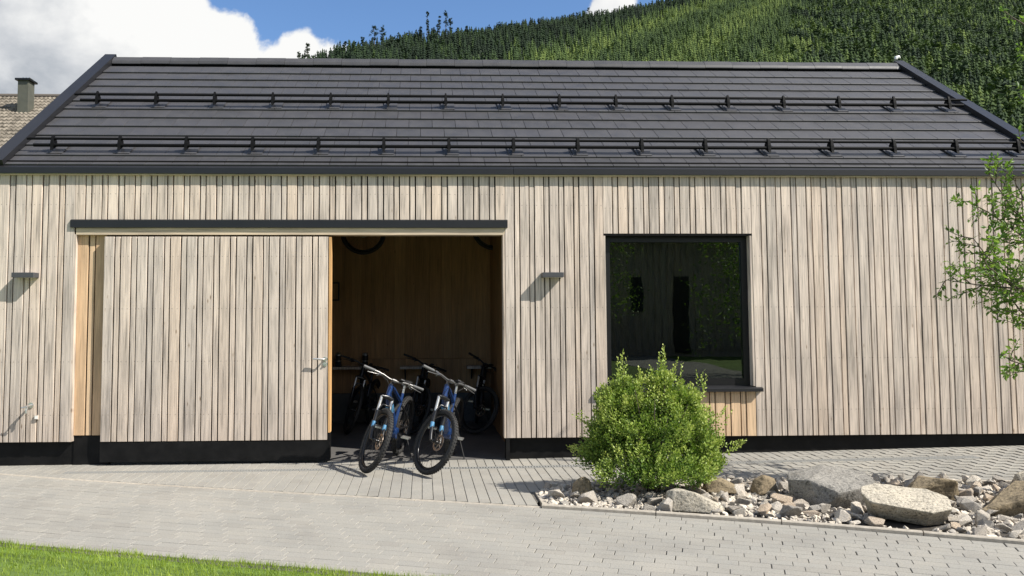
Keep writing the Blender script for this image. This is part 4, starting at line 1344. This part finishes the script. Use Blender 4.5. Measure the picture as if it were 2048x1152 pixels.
def shrub():
    from mathutils import noise as mnoise
    rng = np.random.default_rng(8)
    base = np.array([2.21, -1.90, 0.03])
    root = empty('round_shrub', tuple(base)); tag(root, 'bushy bright green shrub growing among the stones below the window', 'shrub')
    # lobes: centre (relative), radii
    lobes = [((-.02, 0, .60), (.54, .44, .44)), ((-.42, .02, .58), (.28, .32, .36)), ((.42, .0, .56), (.30, .32, .38)), ((-.27, .0, .98), (.19, .20, .27)),
             ((.10, .05, 1.02), (.19, .20, .30)), ((-.50, .05, .36), (.26, .26, .24)), ((.50, -.02, .30), (.26, .28, .24)), ((-.05, -.25, .26), (.54, .32, .26)), ((.40, .05, .80), (.16, .18, .26)), ((-.10, .0, .82), (.34, .26, .22)), ((-.40, .0, .86), (.22, .22, .24)), ((.26, .0, .92), (.24, .22, .24))]
    tips = []
    # shoots: from inside the lobe outwards
    P = []; D = []; S = []; T = []
    stems = MB()
    nshoot = 7200
    vol = np.array([l[1][0] * l[1][2] for l in lobes]); vol /= vol.sum()
    extra = [((-.30, -.02, 1.28), (0, 0, 1)), ((.10, 0, 1.31), (.0, 0, 1)), ((.24, 0, 1.22), (.3, 0, 1)), ((.50, 0, 1.08), (.1, 0, 1)), ((-.76, 0, .42), (-1, 0, .3)), ((.84, -.05, .46), (1, 0, .4)),
             ((-.50, 0, .98), (-.3, 0, 1)), ((-.10, -.02, 1.12), (-.1, 0, 1)), ((-.68, 0, .72), (-.8, 0, .5)), ((.70, 0, .74), (.5, 0, .8))]
    for i in range(nshoot):
        if i < len(extra) * 5:
            c, d = extra[i % len(extra)]; d = np.array(d, float) + rng.normal(0, .12, 3); d /= np.linalg.norm(d)
            tip = np.array(c) + rng.normal(0, .025, 3) + d * .03 * (i // len(extra)) * .6; ln = .22; tone0 = .72
        else:
            k = rng.choice(len(lobes), p=vol); c, r = lobes[k]
            d = rng.normal(size=3); d /= np.linalg.norm(d)
            if d[2] < -.3: d[2] *= -.6
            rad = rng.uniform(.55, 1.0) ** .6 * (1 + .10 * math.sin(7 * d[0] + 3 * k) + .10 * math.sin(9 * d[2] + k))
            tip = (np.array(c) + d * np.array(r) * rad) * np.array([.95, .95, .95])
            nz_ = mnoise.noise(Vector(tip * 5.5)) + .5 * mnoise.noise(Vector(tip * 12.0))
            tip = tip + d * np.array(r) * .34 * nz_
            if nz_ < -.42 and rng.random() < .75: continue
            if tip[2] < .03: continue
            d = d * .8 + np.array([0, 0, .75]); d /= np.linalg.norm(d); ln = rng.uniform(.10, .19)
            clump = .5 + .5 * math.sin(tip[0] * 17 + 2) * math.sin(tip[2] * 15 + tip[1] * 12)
            tone0 = .06 + .42 * (rad - .5) * 2 * (.55 + .9 * nz_) + .16 * clump + .30 * (tip[2] / 1.3) + rng.uniform(-.08, .14)  # shade inside the shrub and light on its outside put into leaf tone
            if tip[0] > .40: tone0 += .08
        nl = int(ln / .014)
        for j in range(nl):
            t = j / nl
            p = tip - d * ln * (1 - t) + rng.normal(0, .003, 3)
            a = j * 2.4 + i
            s1 = np.cross(d, [0.3, .5, .8]); s1 /= np.linalg.norm(s1); s2 = np.cross(d, s1)
            o_ = s1 * math.cos(a) + s2 * math.sin(a)
            ld = o_ * (1 - .55 * t) + d * (.35 + .6 * t)
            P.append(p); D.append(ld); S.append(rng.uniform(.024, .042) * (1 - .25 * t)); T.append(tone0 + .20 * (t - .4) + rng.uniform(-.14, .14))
        if i % 9 == 0: stems.tube([Vector(tip - d * ln), Vector(tip)], [.0022, .001], 4, caps=False)
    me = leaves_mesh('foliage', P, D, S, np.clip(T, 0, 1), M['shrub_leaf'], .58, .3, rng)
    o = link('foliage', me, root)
    for i in range(26):
        a = rng.uniform(0, 2 * PI); rr_ = rng.uniform(.1, .55)
        e = Vector((math.cos(a) * rr_, math.sin(a) * rr_ * .7, rng.uniform(.5, 1.05)))
        stems.tube([Vector((math.cos(a) * .05, math.sin(a) * .05, -.04)), Vector((e.x * .45, e.y * .45, e.z * .5)), e], [.012, .008, .003], 5)
    stems.build('branches', M['bark'], root)
shrub()

def tree():
    rng = np.random.default_rng(4)
    root = empty('young_tree', (5.98, -2.25, 0.02)); tag(root, 'young leafy tree reaching in from the right edge of the picture', 'tree')
    b = MB(); P = []; D = []; S = []; T = []
    wood_ = MB()
    wood_.tube([(0, 0, -.05), (.02, 0, .6), (-.01, .01, 1.2), (.03, 0, 2.0), (.05, 0, 3.0), (.02, .02, 4.1), (-.02, 0, 5.0)], [.06, .05, .045, .036, .026, .016, .006], 9)
    part('trunk', wood_, M['bark'], root)
    br = MB()
    def twig(p, d, ln, lev):
        pts = [Vector(p)]; dd = Vector(d).normalized(); n = 5
        for i in range(n):
            dd = (dd + Vector(rng.normal(0, .13, 3)) + Vector((0, 0, .05))).normalized()
            pts.append(pts[-1] + dd * ln / n)
        r0 = {0: .014, 1: .006, 2: .003}[lev]
        br.tube(pts, [r0 * (1 - .75 * i / n) for i in range(n + 1)], 5 if lev < 2 else 4, caps=False)
        if lev < 2:
            nb = int(ln / (.085 if lev else .10))
            for k in range(nb):
                t = .18 + .82 * k / max(1, nb - 1) if lev == 0 else .15 + .85 * (k + .5) / nb
                i = min(n - 1, int(t * n)); q = pts[i].lerp(pts[i + 1], t * n - i) if t < 1 else pts[-1]
                ax = (pts[min(n, i + 1)] - pts[i]).normalized()
                s = ax.cross(Vector((rng.normal(), rng.normal(), rng.normal()))).normalized()
                twig(q, ax * .75 + s * .9, ln * rng.uniform(.28, .46) * (1.15 - .5 * t), lev + 1)
        if lev >= 1:
            nl = max(3, int(ln / .019))
            for k in range(nl):
                t = (k + .5) / nl
                i = min(n - 1, int(t * n)); q = pts[i].lerp(pts[i + 1], t * n - i)
                ax = (pts[i + 1] - pts[i]).normalized()
                s = ax.cross(Vector((rng.normal(), rng.normal(), rng.normal()))).normalized()
                ld = ax * .7 + s * .9 + Vector((0, 0, -.15))
                P.append(q[:]); D.append(ld[:]); S.append(rng.uniform(.040, .072)); T.append(np.clip(rng.uniform(.1, 1.0) * .8 + .1 * math.sin(q.z * 9), 0, 1))
    limbs = [((.0, 0, 1.35), (-.75, .05, .55), 1.00), ((.0, 0, 1.15), (-.72, -.1, .30), .75), ((.0, 0, 1.75), (-.75, 0, .62), 1.15), ((.02, 0, 1.5), (-.62, .1, .95), 1.25), ((.02, 0, 2.05), (-.55, -.05, .85), 1.15),
             ((.03, 0, 2.4), (-.50, .1, .8), .85), ((.03, 0, 1.6), (.8, .1, .6), 1.1), ((.03, 0, 2.1), (.5, .6, .8), 1.0), ((.03, 0, 2.3), (.3, -.8, .8), .9), ((.04, 0, 2.9), (-.42, 0, .9), .6),
             ((.05, 0, 3.0), (.5, .1, .8), .9), ((.03, 0, 3.5), (-.40, 0, .8), .62), ((.03, 0, 3.9), (.3, .2, .9), .7), ((.0, 0, 4.3), (-.3, 0, .9), .5), ((.02, .0, 1.3), (.3, -.7, .5), .9),
             ((.03, 0, 2.25), (-.80, .05, .60), 1.05), ((.02, 0, 1.9), (-.85, .12, .35), 1.05)]
    for p, d, ln in limbs: twig(p, d, ln * .93, 0)
    me = leaves_mesh('crown', P, D, S, np.clip(T, 0, 1), M['tree_leaf'], .46, .3, rng)
    link('crown', me, root)
    br.build('branches', M['bark'], root, fix=False)
tree()

# ------------------------------------------------------------------ neighbour house far left
def neighbour():
    root = empty('neighbour_house', (-26, 30, 0)); tag(root, 'distant house with a pale brown tiled roof behind the left roof edge', 'house')
    Z0, Z1 = 12.66, 8.5; y1 = -6.4
    part('wall', MB().box(-12, 14, -5.8, 6.0, 0, Z1 - .1), plain('render', (.5, .47, .4), .9), root)
    rf = MB().add([(-13, 0, Z0 - .06), (15, 0, Z0 - .06), (15, y1, Z1 - .06), (-13, y1, Z1 - .06), (15, 6.4, Z1 - .06), (-13, 6.4, Z1 - .06)], [(0, 3, 2, 1), (0, 1, 4, 5)])
    rf = part('roof', rf, M['batten'], root)
    mt = plain('pale_clay_tile', (.17, .148, .118), .9, nvar=.45, nscale=3.0, spec=.1)
    b = MB(); nr = 17; w = .20
    import random as _r; q = _r.Random(2)
    for r in range(nr):
        t0, t1 = r / nr, (r + 1) / nr
        for k in range(int(20 / w)):
            x = -1 - 4 + k * w - 1
            if x > 13: break
            h0 = .10 + q.uniform(-.01, .01)
            ys, zs = y1 * t0, Z0 + (Z1 - Z0) * t0; ye, ze = y1 * t1, Z0 + (Z1 - Z0) * t1
            v = [(x, ys, zs - .02), (x + w * .5, ys, zs + .03), (x + w, ys, zs - .02), (x, ye, ze + .03), (x + w * .5, ye, ze + h0), (x + w, ye, ze + .03), (x, ye, ze - .06), (x + w, ye, ze - .06)]
            b.add(v, [(0, 3, 4, 1), (1, 4, 5, 2), (3, 6, 7, 5, 4)])
    o = b.build('clay_roof_tiles', mt, rf); o['kind'] = 'stuff'
    part('ridge_tiles', MB().tube([(-13, 0, Z0 + .02), (15, 0, Z0 + .02)], .13, 8), plain('dark_ridge', (.10, .085, .07), .9), rf)
    part('gutter', MB().tube([(-13, y1 - .06, Z1 - .05), (15, y1 - .06, Z1 - .05)], .11, 8), M['black_metal'], rf)
    ch = MB().box(7.10, 7.58, -2.1, -1.5, 10.9, 12.86)
    ch = part('chimney', ch, plain('sheet_clad_chimney', (.085, .085, .065), .6, nvar=.15, nscale=2), root)
    part('chimney_cap', MB().box(7.0, 7.68, -2.2, -1.4, 12.861, 12.95), M['black_metal'], ch)
    c2 = MB()
    for dx in (.10, .24, .38): c2.box(7.08 + dx, 7.14 + dx, -1.9, -1.5, 12.95, 13.07)
    part('chimney_vents', c2, M['steel'], ch)
neighbour()

# ------------------------------------------------------------------ hill with forest
HX = np.array([-400, -240, -150, -98, -82, -63, -21, 54, 138, 216, 340, 520, 800, 1200])
HH = np.array([20, 60, 110, 165, 190, 219, 250, 273, 315, 355, 440, 560, 680, 760]) - 3
def hz(x, y):
    H = np.interp(x, HX, HH)
    s = .5 * (y - 195)
    z = np.where(s < H - 20, s, H - 20 * np.exp(-(s - (H - 20)) / 20.0))
    z = z - np.maximum(0, y - 195 - 2 * H - 60) * .12
    z = z + 2.2 * np.sin(x / 23.) * np.sin(y / 31.) + 1.2 * np.sin(x / 9. + y / 13.)
    return np.maximum(z, -.4 + 0 * x)
def hill():
    X = np.linspace(-600, 1500, 106); Y = np.concatenate([np.linspace(150, 1100, 70), np.linspace(1150, 1900, 10)])
    gx, gy = np.meshgrid(X, Y, indexing='ij'); g = hz(gx, gy)
    V = np.stack([gx, gy, g], -1).reshape(-1, 3); ny = len(Y)
    F = [(i * ny + j, (i + 1) * ny + j, (i + 1) * ny + j + 1, i * ny + j + 1) for i in range(len(X) - 1) for j in range(ny - 1)]
    me = bpy.data.meshes.new('hill'); me.from_pydata(V.tolist(), [], F); me.materials.append(M['hill'])
    me.polygons.foreach_set('use_smooth', [True] * len(me.polygons))
    o = link('hill', me); o['kind'] = 'structure'
hill()
def conifer_t(seed, rows=8, seg=7, wid=.17, rag=.35):
    rg = np.random.default_rng(seed)
    V = []; F = []
    for r in range(rows):
        t = r / rows
        z0 = .08 + .88 * t; hgt = .20 * (1 - t * .45)
        rad = wid * (1 - t) ** .85 + .012
        o = len(V)
        V.append((rg.normal(0, .006), rg.normal(0, .006), min(1.0, z0 + hgt)))
        a0 = rg.uniform(0, 6.28)
        for k in range(seg * 2):
            a = a0 + k * PI / seg
            rr_ = rad * ((1.0 + rg.uniform(-rag, rag)) if k % 2 == 0 else (.45 + rg.uniform(-.1, .1)))
            V.append((math.cos(a) * rr_, math.sin(a) * rr_, z0 - (.035 if k % 2 == 0 else -.02) + rg.uniform(-.02, .02)))
        for k in range(seg * 2): F.append((o, o + 1 + k, o + 1 + (k + 1) % (seg * 2)))
    return np.array(V), np.array(F)
def fluffy_t(seed, n=64):
    rg = np.random.default_rng(seed + 900)
    V = []; F = []
    for k in range(n):
        t = rg.uniform(.12, 1.0)
        prof = math.sin(min(1, (1.05 - t) * 1.5) * PI / 2) * .20
        a = rg.uniform(0, 6.28); r = prof * rg.uniform(.55, 1.1)
        c = np.array([math.cos(a) * r, math.sin(a) * r, t]); o = len(V)
        for q in range(3): V.append(tuple(c + rg.normal(size=3) * np.array([.055, .055, .045])))
        F.append((o, o + 1, o + 2))
    return np.array(V), np.array(F)
def forest():
    rng = np.random.default_rng(12)
    temps = [conifer_t(i, 7, 5, .155 + .03 * (i % 3)) for i in range(6)] + [fluffy_t(i) for i in range(4)]
    N0 = 140000
    # sample within the view wedge plus a margin
    x = rng.uniform(-330, 1000, N0); y = rng.uniform(235, 1260, N0)
    H = np.interp(x, HX, HH)
    Zc = y + 9.6
    ok = (y < 195 + 2 * H + 75) & (x / Zc > -.26) & (x / Zc < .83)
    z = hz(x, y)
    # hidden below the shed's ridge line seen from the camera area -> drop
    ok &= (z + 26) / Zc > np.where(x / Zc < .56, .285, .285 - (x / Zc - .56) * .75)
    ok &= (z - 3) / Zc < .56
    x, y, z = x[ok], y[ok], z[ok]
    # thin out to a spacing that depends on the zone of the slope
    cell = {}
    keep = []
    young = ((y < 195 + 2 * (np.interp(x, HX, HH) * np.interp(x, [-40, 20, 120, 250, 420], [.42, .66, .80, .90, .92]))) & (x > -20))  # lower slope: sunlight is put into the brighter tone of these trees
    mix = rng.random(len(x))
    for i in range(len(x)):
        sp = 4.0 if young[i] else 4.6
        if x[i] / (y[i] + 9.6) > .50: sp = 5.4
        k = (int(x[i] / sp), int(y[i] / sp))
        if k in cell: continue
        cell[k] = 1; keep.append(i)
    keep = np.array(keep)
    x, y, z, young, mix = x[keep], y[keep], z[keep], young[keep], mix[keep]
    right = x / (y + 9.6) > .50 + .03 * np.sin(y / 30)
    VV = []; FF = []; TT = []; off = 0
    ti = rng.integers(0, 6, len(x))
    for i in range(len(x)):
        V, F = temps[ti[i] if not (mix[i] > (.80 if right[i] else .93)) else 6 + ti[i] % 4]
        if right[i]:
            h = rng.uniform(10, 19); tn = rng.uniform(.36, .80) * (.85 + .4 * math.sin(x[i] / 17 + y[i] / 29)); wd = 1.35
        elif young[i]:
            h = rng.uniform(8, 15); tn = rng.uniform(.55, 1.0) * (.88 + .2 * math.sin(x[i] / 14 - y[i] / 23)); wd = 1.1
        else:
            h = rng.uniform(9, 16); tn = rng.uniform(.12, .46) * (.85 + .3 * math.sin(x[i] / 12 + y[i] / 19)); wd = 1.15  # upper slope: older trees, with cloud shadow put into their dark tone
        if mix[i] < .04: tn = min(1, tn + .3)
        a = rng.uniform(0, 6.28); c, s = math.cos(a), math.sin(a)
        sc = h * wd
        P = np.stack([(V[:, 0] * c - V[:, 1] * s) * sc + x[i], (V[:, 0] * s + V[:, 1] * c) * sc + y[i], V[:, 2] * h + z[i] - .5], 1)
        VV.append(P); FF.append(F + off); off += len(V)
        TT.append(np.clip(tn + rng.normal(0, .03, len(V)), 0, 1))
    VV = np.concatenate(VV); FF = np.concatenate(FF); TT = np.concatenate(TT)
    me = bpy.data.meshes.new('forest')
    me.vertices.add(len(VV)); me.vertices.foreach_set('co', VV.astype(np.float32).ravel())
    me.loops.add(FF.size); me.loops.foreach_set('vertex_index', FF.astype(np.int32).ravel())
    me.polygons.add(len(FF)); me.polygons.foreach_set('loop_start', np.arange(0, FF.size, 3, dtype=np.int32)); me.polygons.foreach_set('loop_total', np.full(len(FF), 3, dtype=np.int32))
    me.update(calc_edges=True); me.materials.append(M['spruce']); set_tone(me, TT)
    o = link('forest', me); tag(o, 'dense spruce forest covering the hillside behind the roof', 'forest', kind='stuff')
    print('forest trees', len(x), 'tris', len(FF))
forest()
# lone pines standing above the skyline
def pine(px, h, wd, lab, dark=.25):
    rng = np.random.default_rng(int(px))
    ratio = (px - 845) / 1600.
    # find ridge position along this bearing
    best = None
    for Y in np.arange(300, 1000, 4.0):
        X = ratio * (Y + 9.6); zz = float(hz(np.array([X]), np.array([Y]))[0])
        e = (zz - 1.7) / (Y + 9.6)
        if best is None or e > best[0]: best = (e, X, Y, zz)
    _, X, Y, zz = best
    h *= .66; wd *= .66
    root = empty('pine_tree', (X, Y, zz - .5)); tag(root, lab, 'tree', 'lone pines on the skyline of the hill')
    part('trunk', MB().tube([(0, 0, 0), (rng.normal(0, .2), 0, h * .5), (rng.normal(0, .3), 0, h * .97)], [.35, .26, .08], 6), M['bark'], root)
    P = []; D = []; S = []; T = []
    ncl = 26
    for k in range(ncl):
        t = rng.uniform(.42, 1.0); r = wd * (1 - abs(t - .68) * 1.7) * rng.uniform(.2, 1)
        a = rng.uniform(0, 6.28); c = np.array([math.cos(a) * r, math.sin(a) * r, h * t])
        for _ in range(34):
            d = rng.normal(size=3); P.append(c + d * np.array([.7, .7, .45]) * wd * .22); D.append(rng.normal(size=3)); S.append(rng.uniform(.5, 1.1)); T.append(np.clip(dark + rng.uniform(-.15, .2), 0, 1))
    link('crown', leaves_mesh('crown', P, D, S, np.array(T), M['spruce'], .5, .2, rng), root)
for px, h, wd, lab in [(748, 36, 5.5, 'tallest loose crowned pine on the left skyline of the hill'), (765, 33, 4, 'slim pine just right of the tallest one on the left skyline'),
                       (724, 27, 3.6, 'dark compact pine left of the tallest skyline pine'), (856, 44, 3.0, 'isolated thin pine with a high tuft above the hill crest'),
                       (880, 38, 3.4, 'left pine of the close group on the hill crest'), (893, 46, 4.2, 'middle and tallest pine of the close group on the crest'),
                       (903, 38, 3.2, 'right pine of the close group on the hill crest'), (842, 24, 3.0, 'short thin pine left of the isolated thin one'),
                       (868, 22, 3.4, 'short bushy pine between isolated pine and close group'), (936, 22, 3.0, 'small pine on the crest right of the close group'),
                       (613, 30, 3.2, 'small tree on the far left skyline against the cloud'), (596, 26, 3.0, 'lowest small tree at the left foot of the skyline')]:
    pine(px, h, wd, lab)

# ------------------------------------------------------------------ behind the camera: what the window mirrors
def opposite():
    root = empty('opposite_house', (13.5, -24, 0)); tag(root, 'timber clad house across the lawn, mirrored in the window', 'house')
    part('wall', MB().box(-5.6, 12, -6, 0, 0, 5.2), M['larch'], root)
    for k in range(60):
        x = -5.6 + k * .29
        if x < 11.8: MB().box(x, x + .20, .0, .03, .3, 5.2).build('plank', M['larch'], root)
    part('roof', MB().prism([(-7, 5.2), (.6, 5.2), (-3.2, 8.2)], -6, 12.4, 'x'), M['anthracite'], root)
    part('window', MB().box(-4.6, -4.15, .031, .07, 1.95, 3.4), plain('opposite_pane', (.05, .055, .06), .15), root)
    part('door', MB().box(-2.75, -2.1, .031, .08, .15, 3.4), plain('opposite_door', (.05, .045, .04), .5), root)
    w = empty('white_house', (2.5, -34, 0)); tag(w, 'white rendered house far across the lawn, mirrored in the window', 'house')
    part('wall', MB().box(-6, 5, -6, 0, 0, 5), plain('white_render', (.7, .7, .68), .9), w)
    part('roof', MB().prism([(-7, 5), (.6, 5), (-3.2, 8)], -6.4, 5.4, 'x'), M['tile'], w)
    part('window', MB().box(1.0, 2.2, .01, .05, 1.5, 3.2), M['black_metal'], w)
    rng = np.random.default_rng(77)
    for tx, ty, h_, lb in ((6.3, -20, 7.5, 'broadleaf tree beside the house across the lawn'), (9.9, -13.5, 4.8, 'leafy tree standing on the lawn behind the camera')):
        t = empty('garden_tree', (tx, ty, 0)); tag(t, lb, 'tree')
        part('trunk', MB().tube([(0, 0, 0), (.1, 0, h_ * .5), (0, 0, h_ * .9)], [.14, .1, .03], 8), M['bark'], t)
        P = []; D = []; S = []; T = []
        for k in range(70):
            a = rng.uniform(0, 6.28); r_ = rng.uniform(.2, 1) * 1.7; c = np.array([math.cos(a) * r_, math.sin(a) * r_, h_ * rng.uniform(.22, 1)])
            for _ in range(70): P.append(c + rng.normal(size=3) * .28); D.append(rng.normal(size=3)); S.append(rng.uniform(.06, .13)); T.append(rng.random())
        link('crown', leaves_mesh('crown', P, D, S, np.array(T), M['tree_leaf'], .5, .2, rng), t)
    pp = MB().add([(7.6, -23.9, .012), (10.2, -23.9, .012), (9.6, -9, .012), (7.0, -9, .012)], [(0, 1, 2, 3)]).build('garden_path', M['paver']); pp['kind'] = 'structure'
opposite()
print('objects', len(bpy.data.objects))
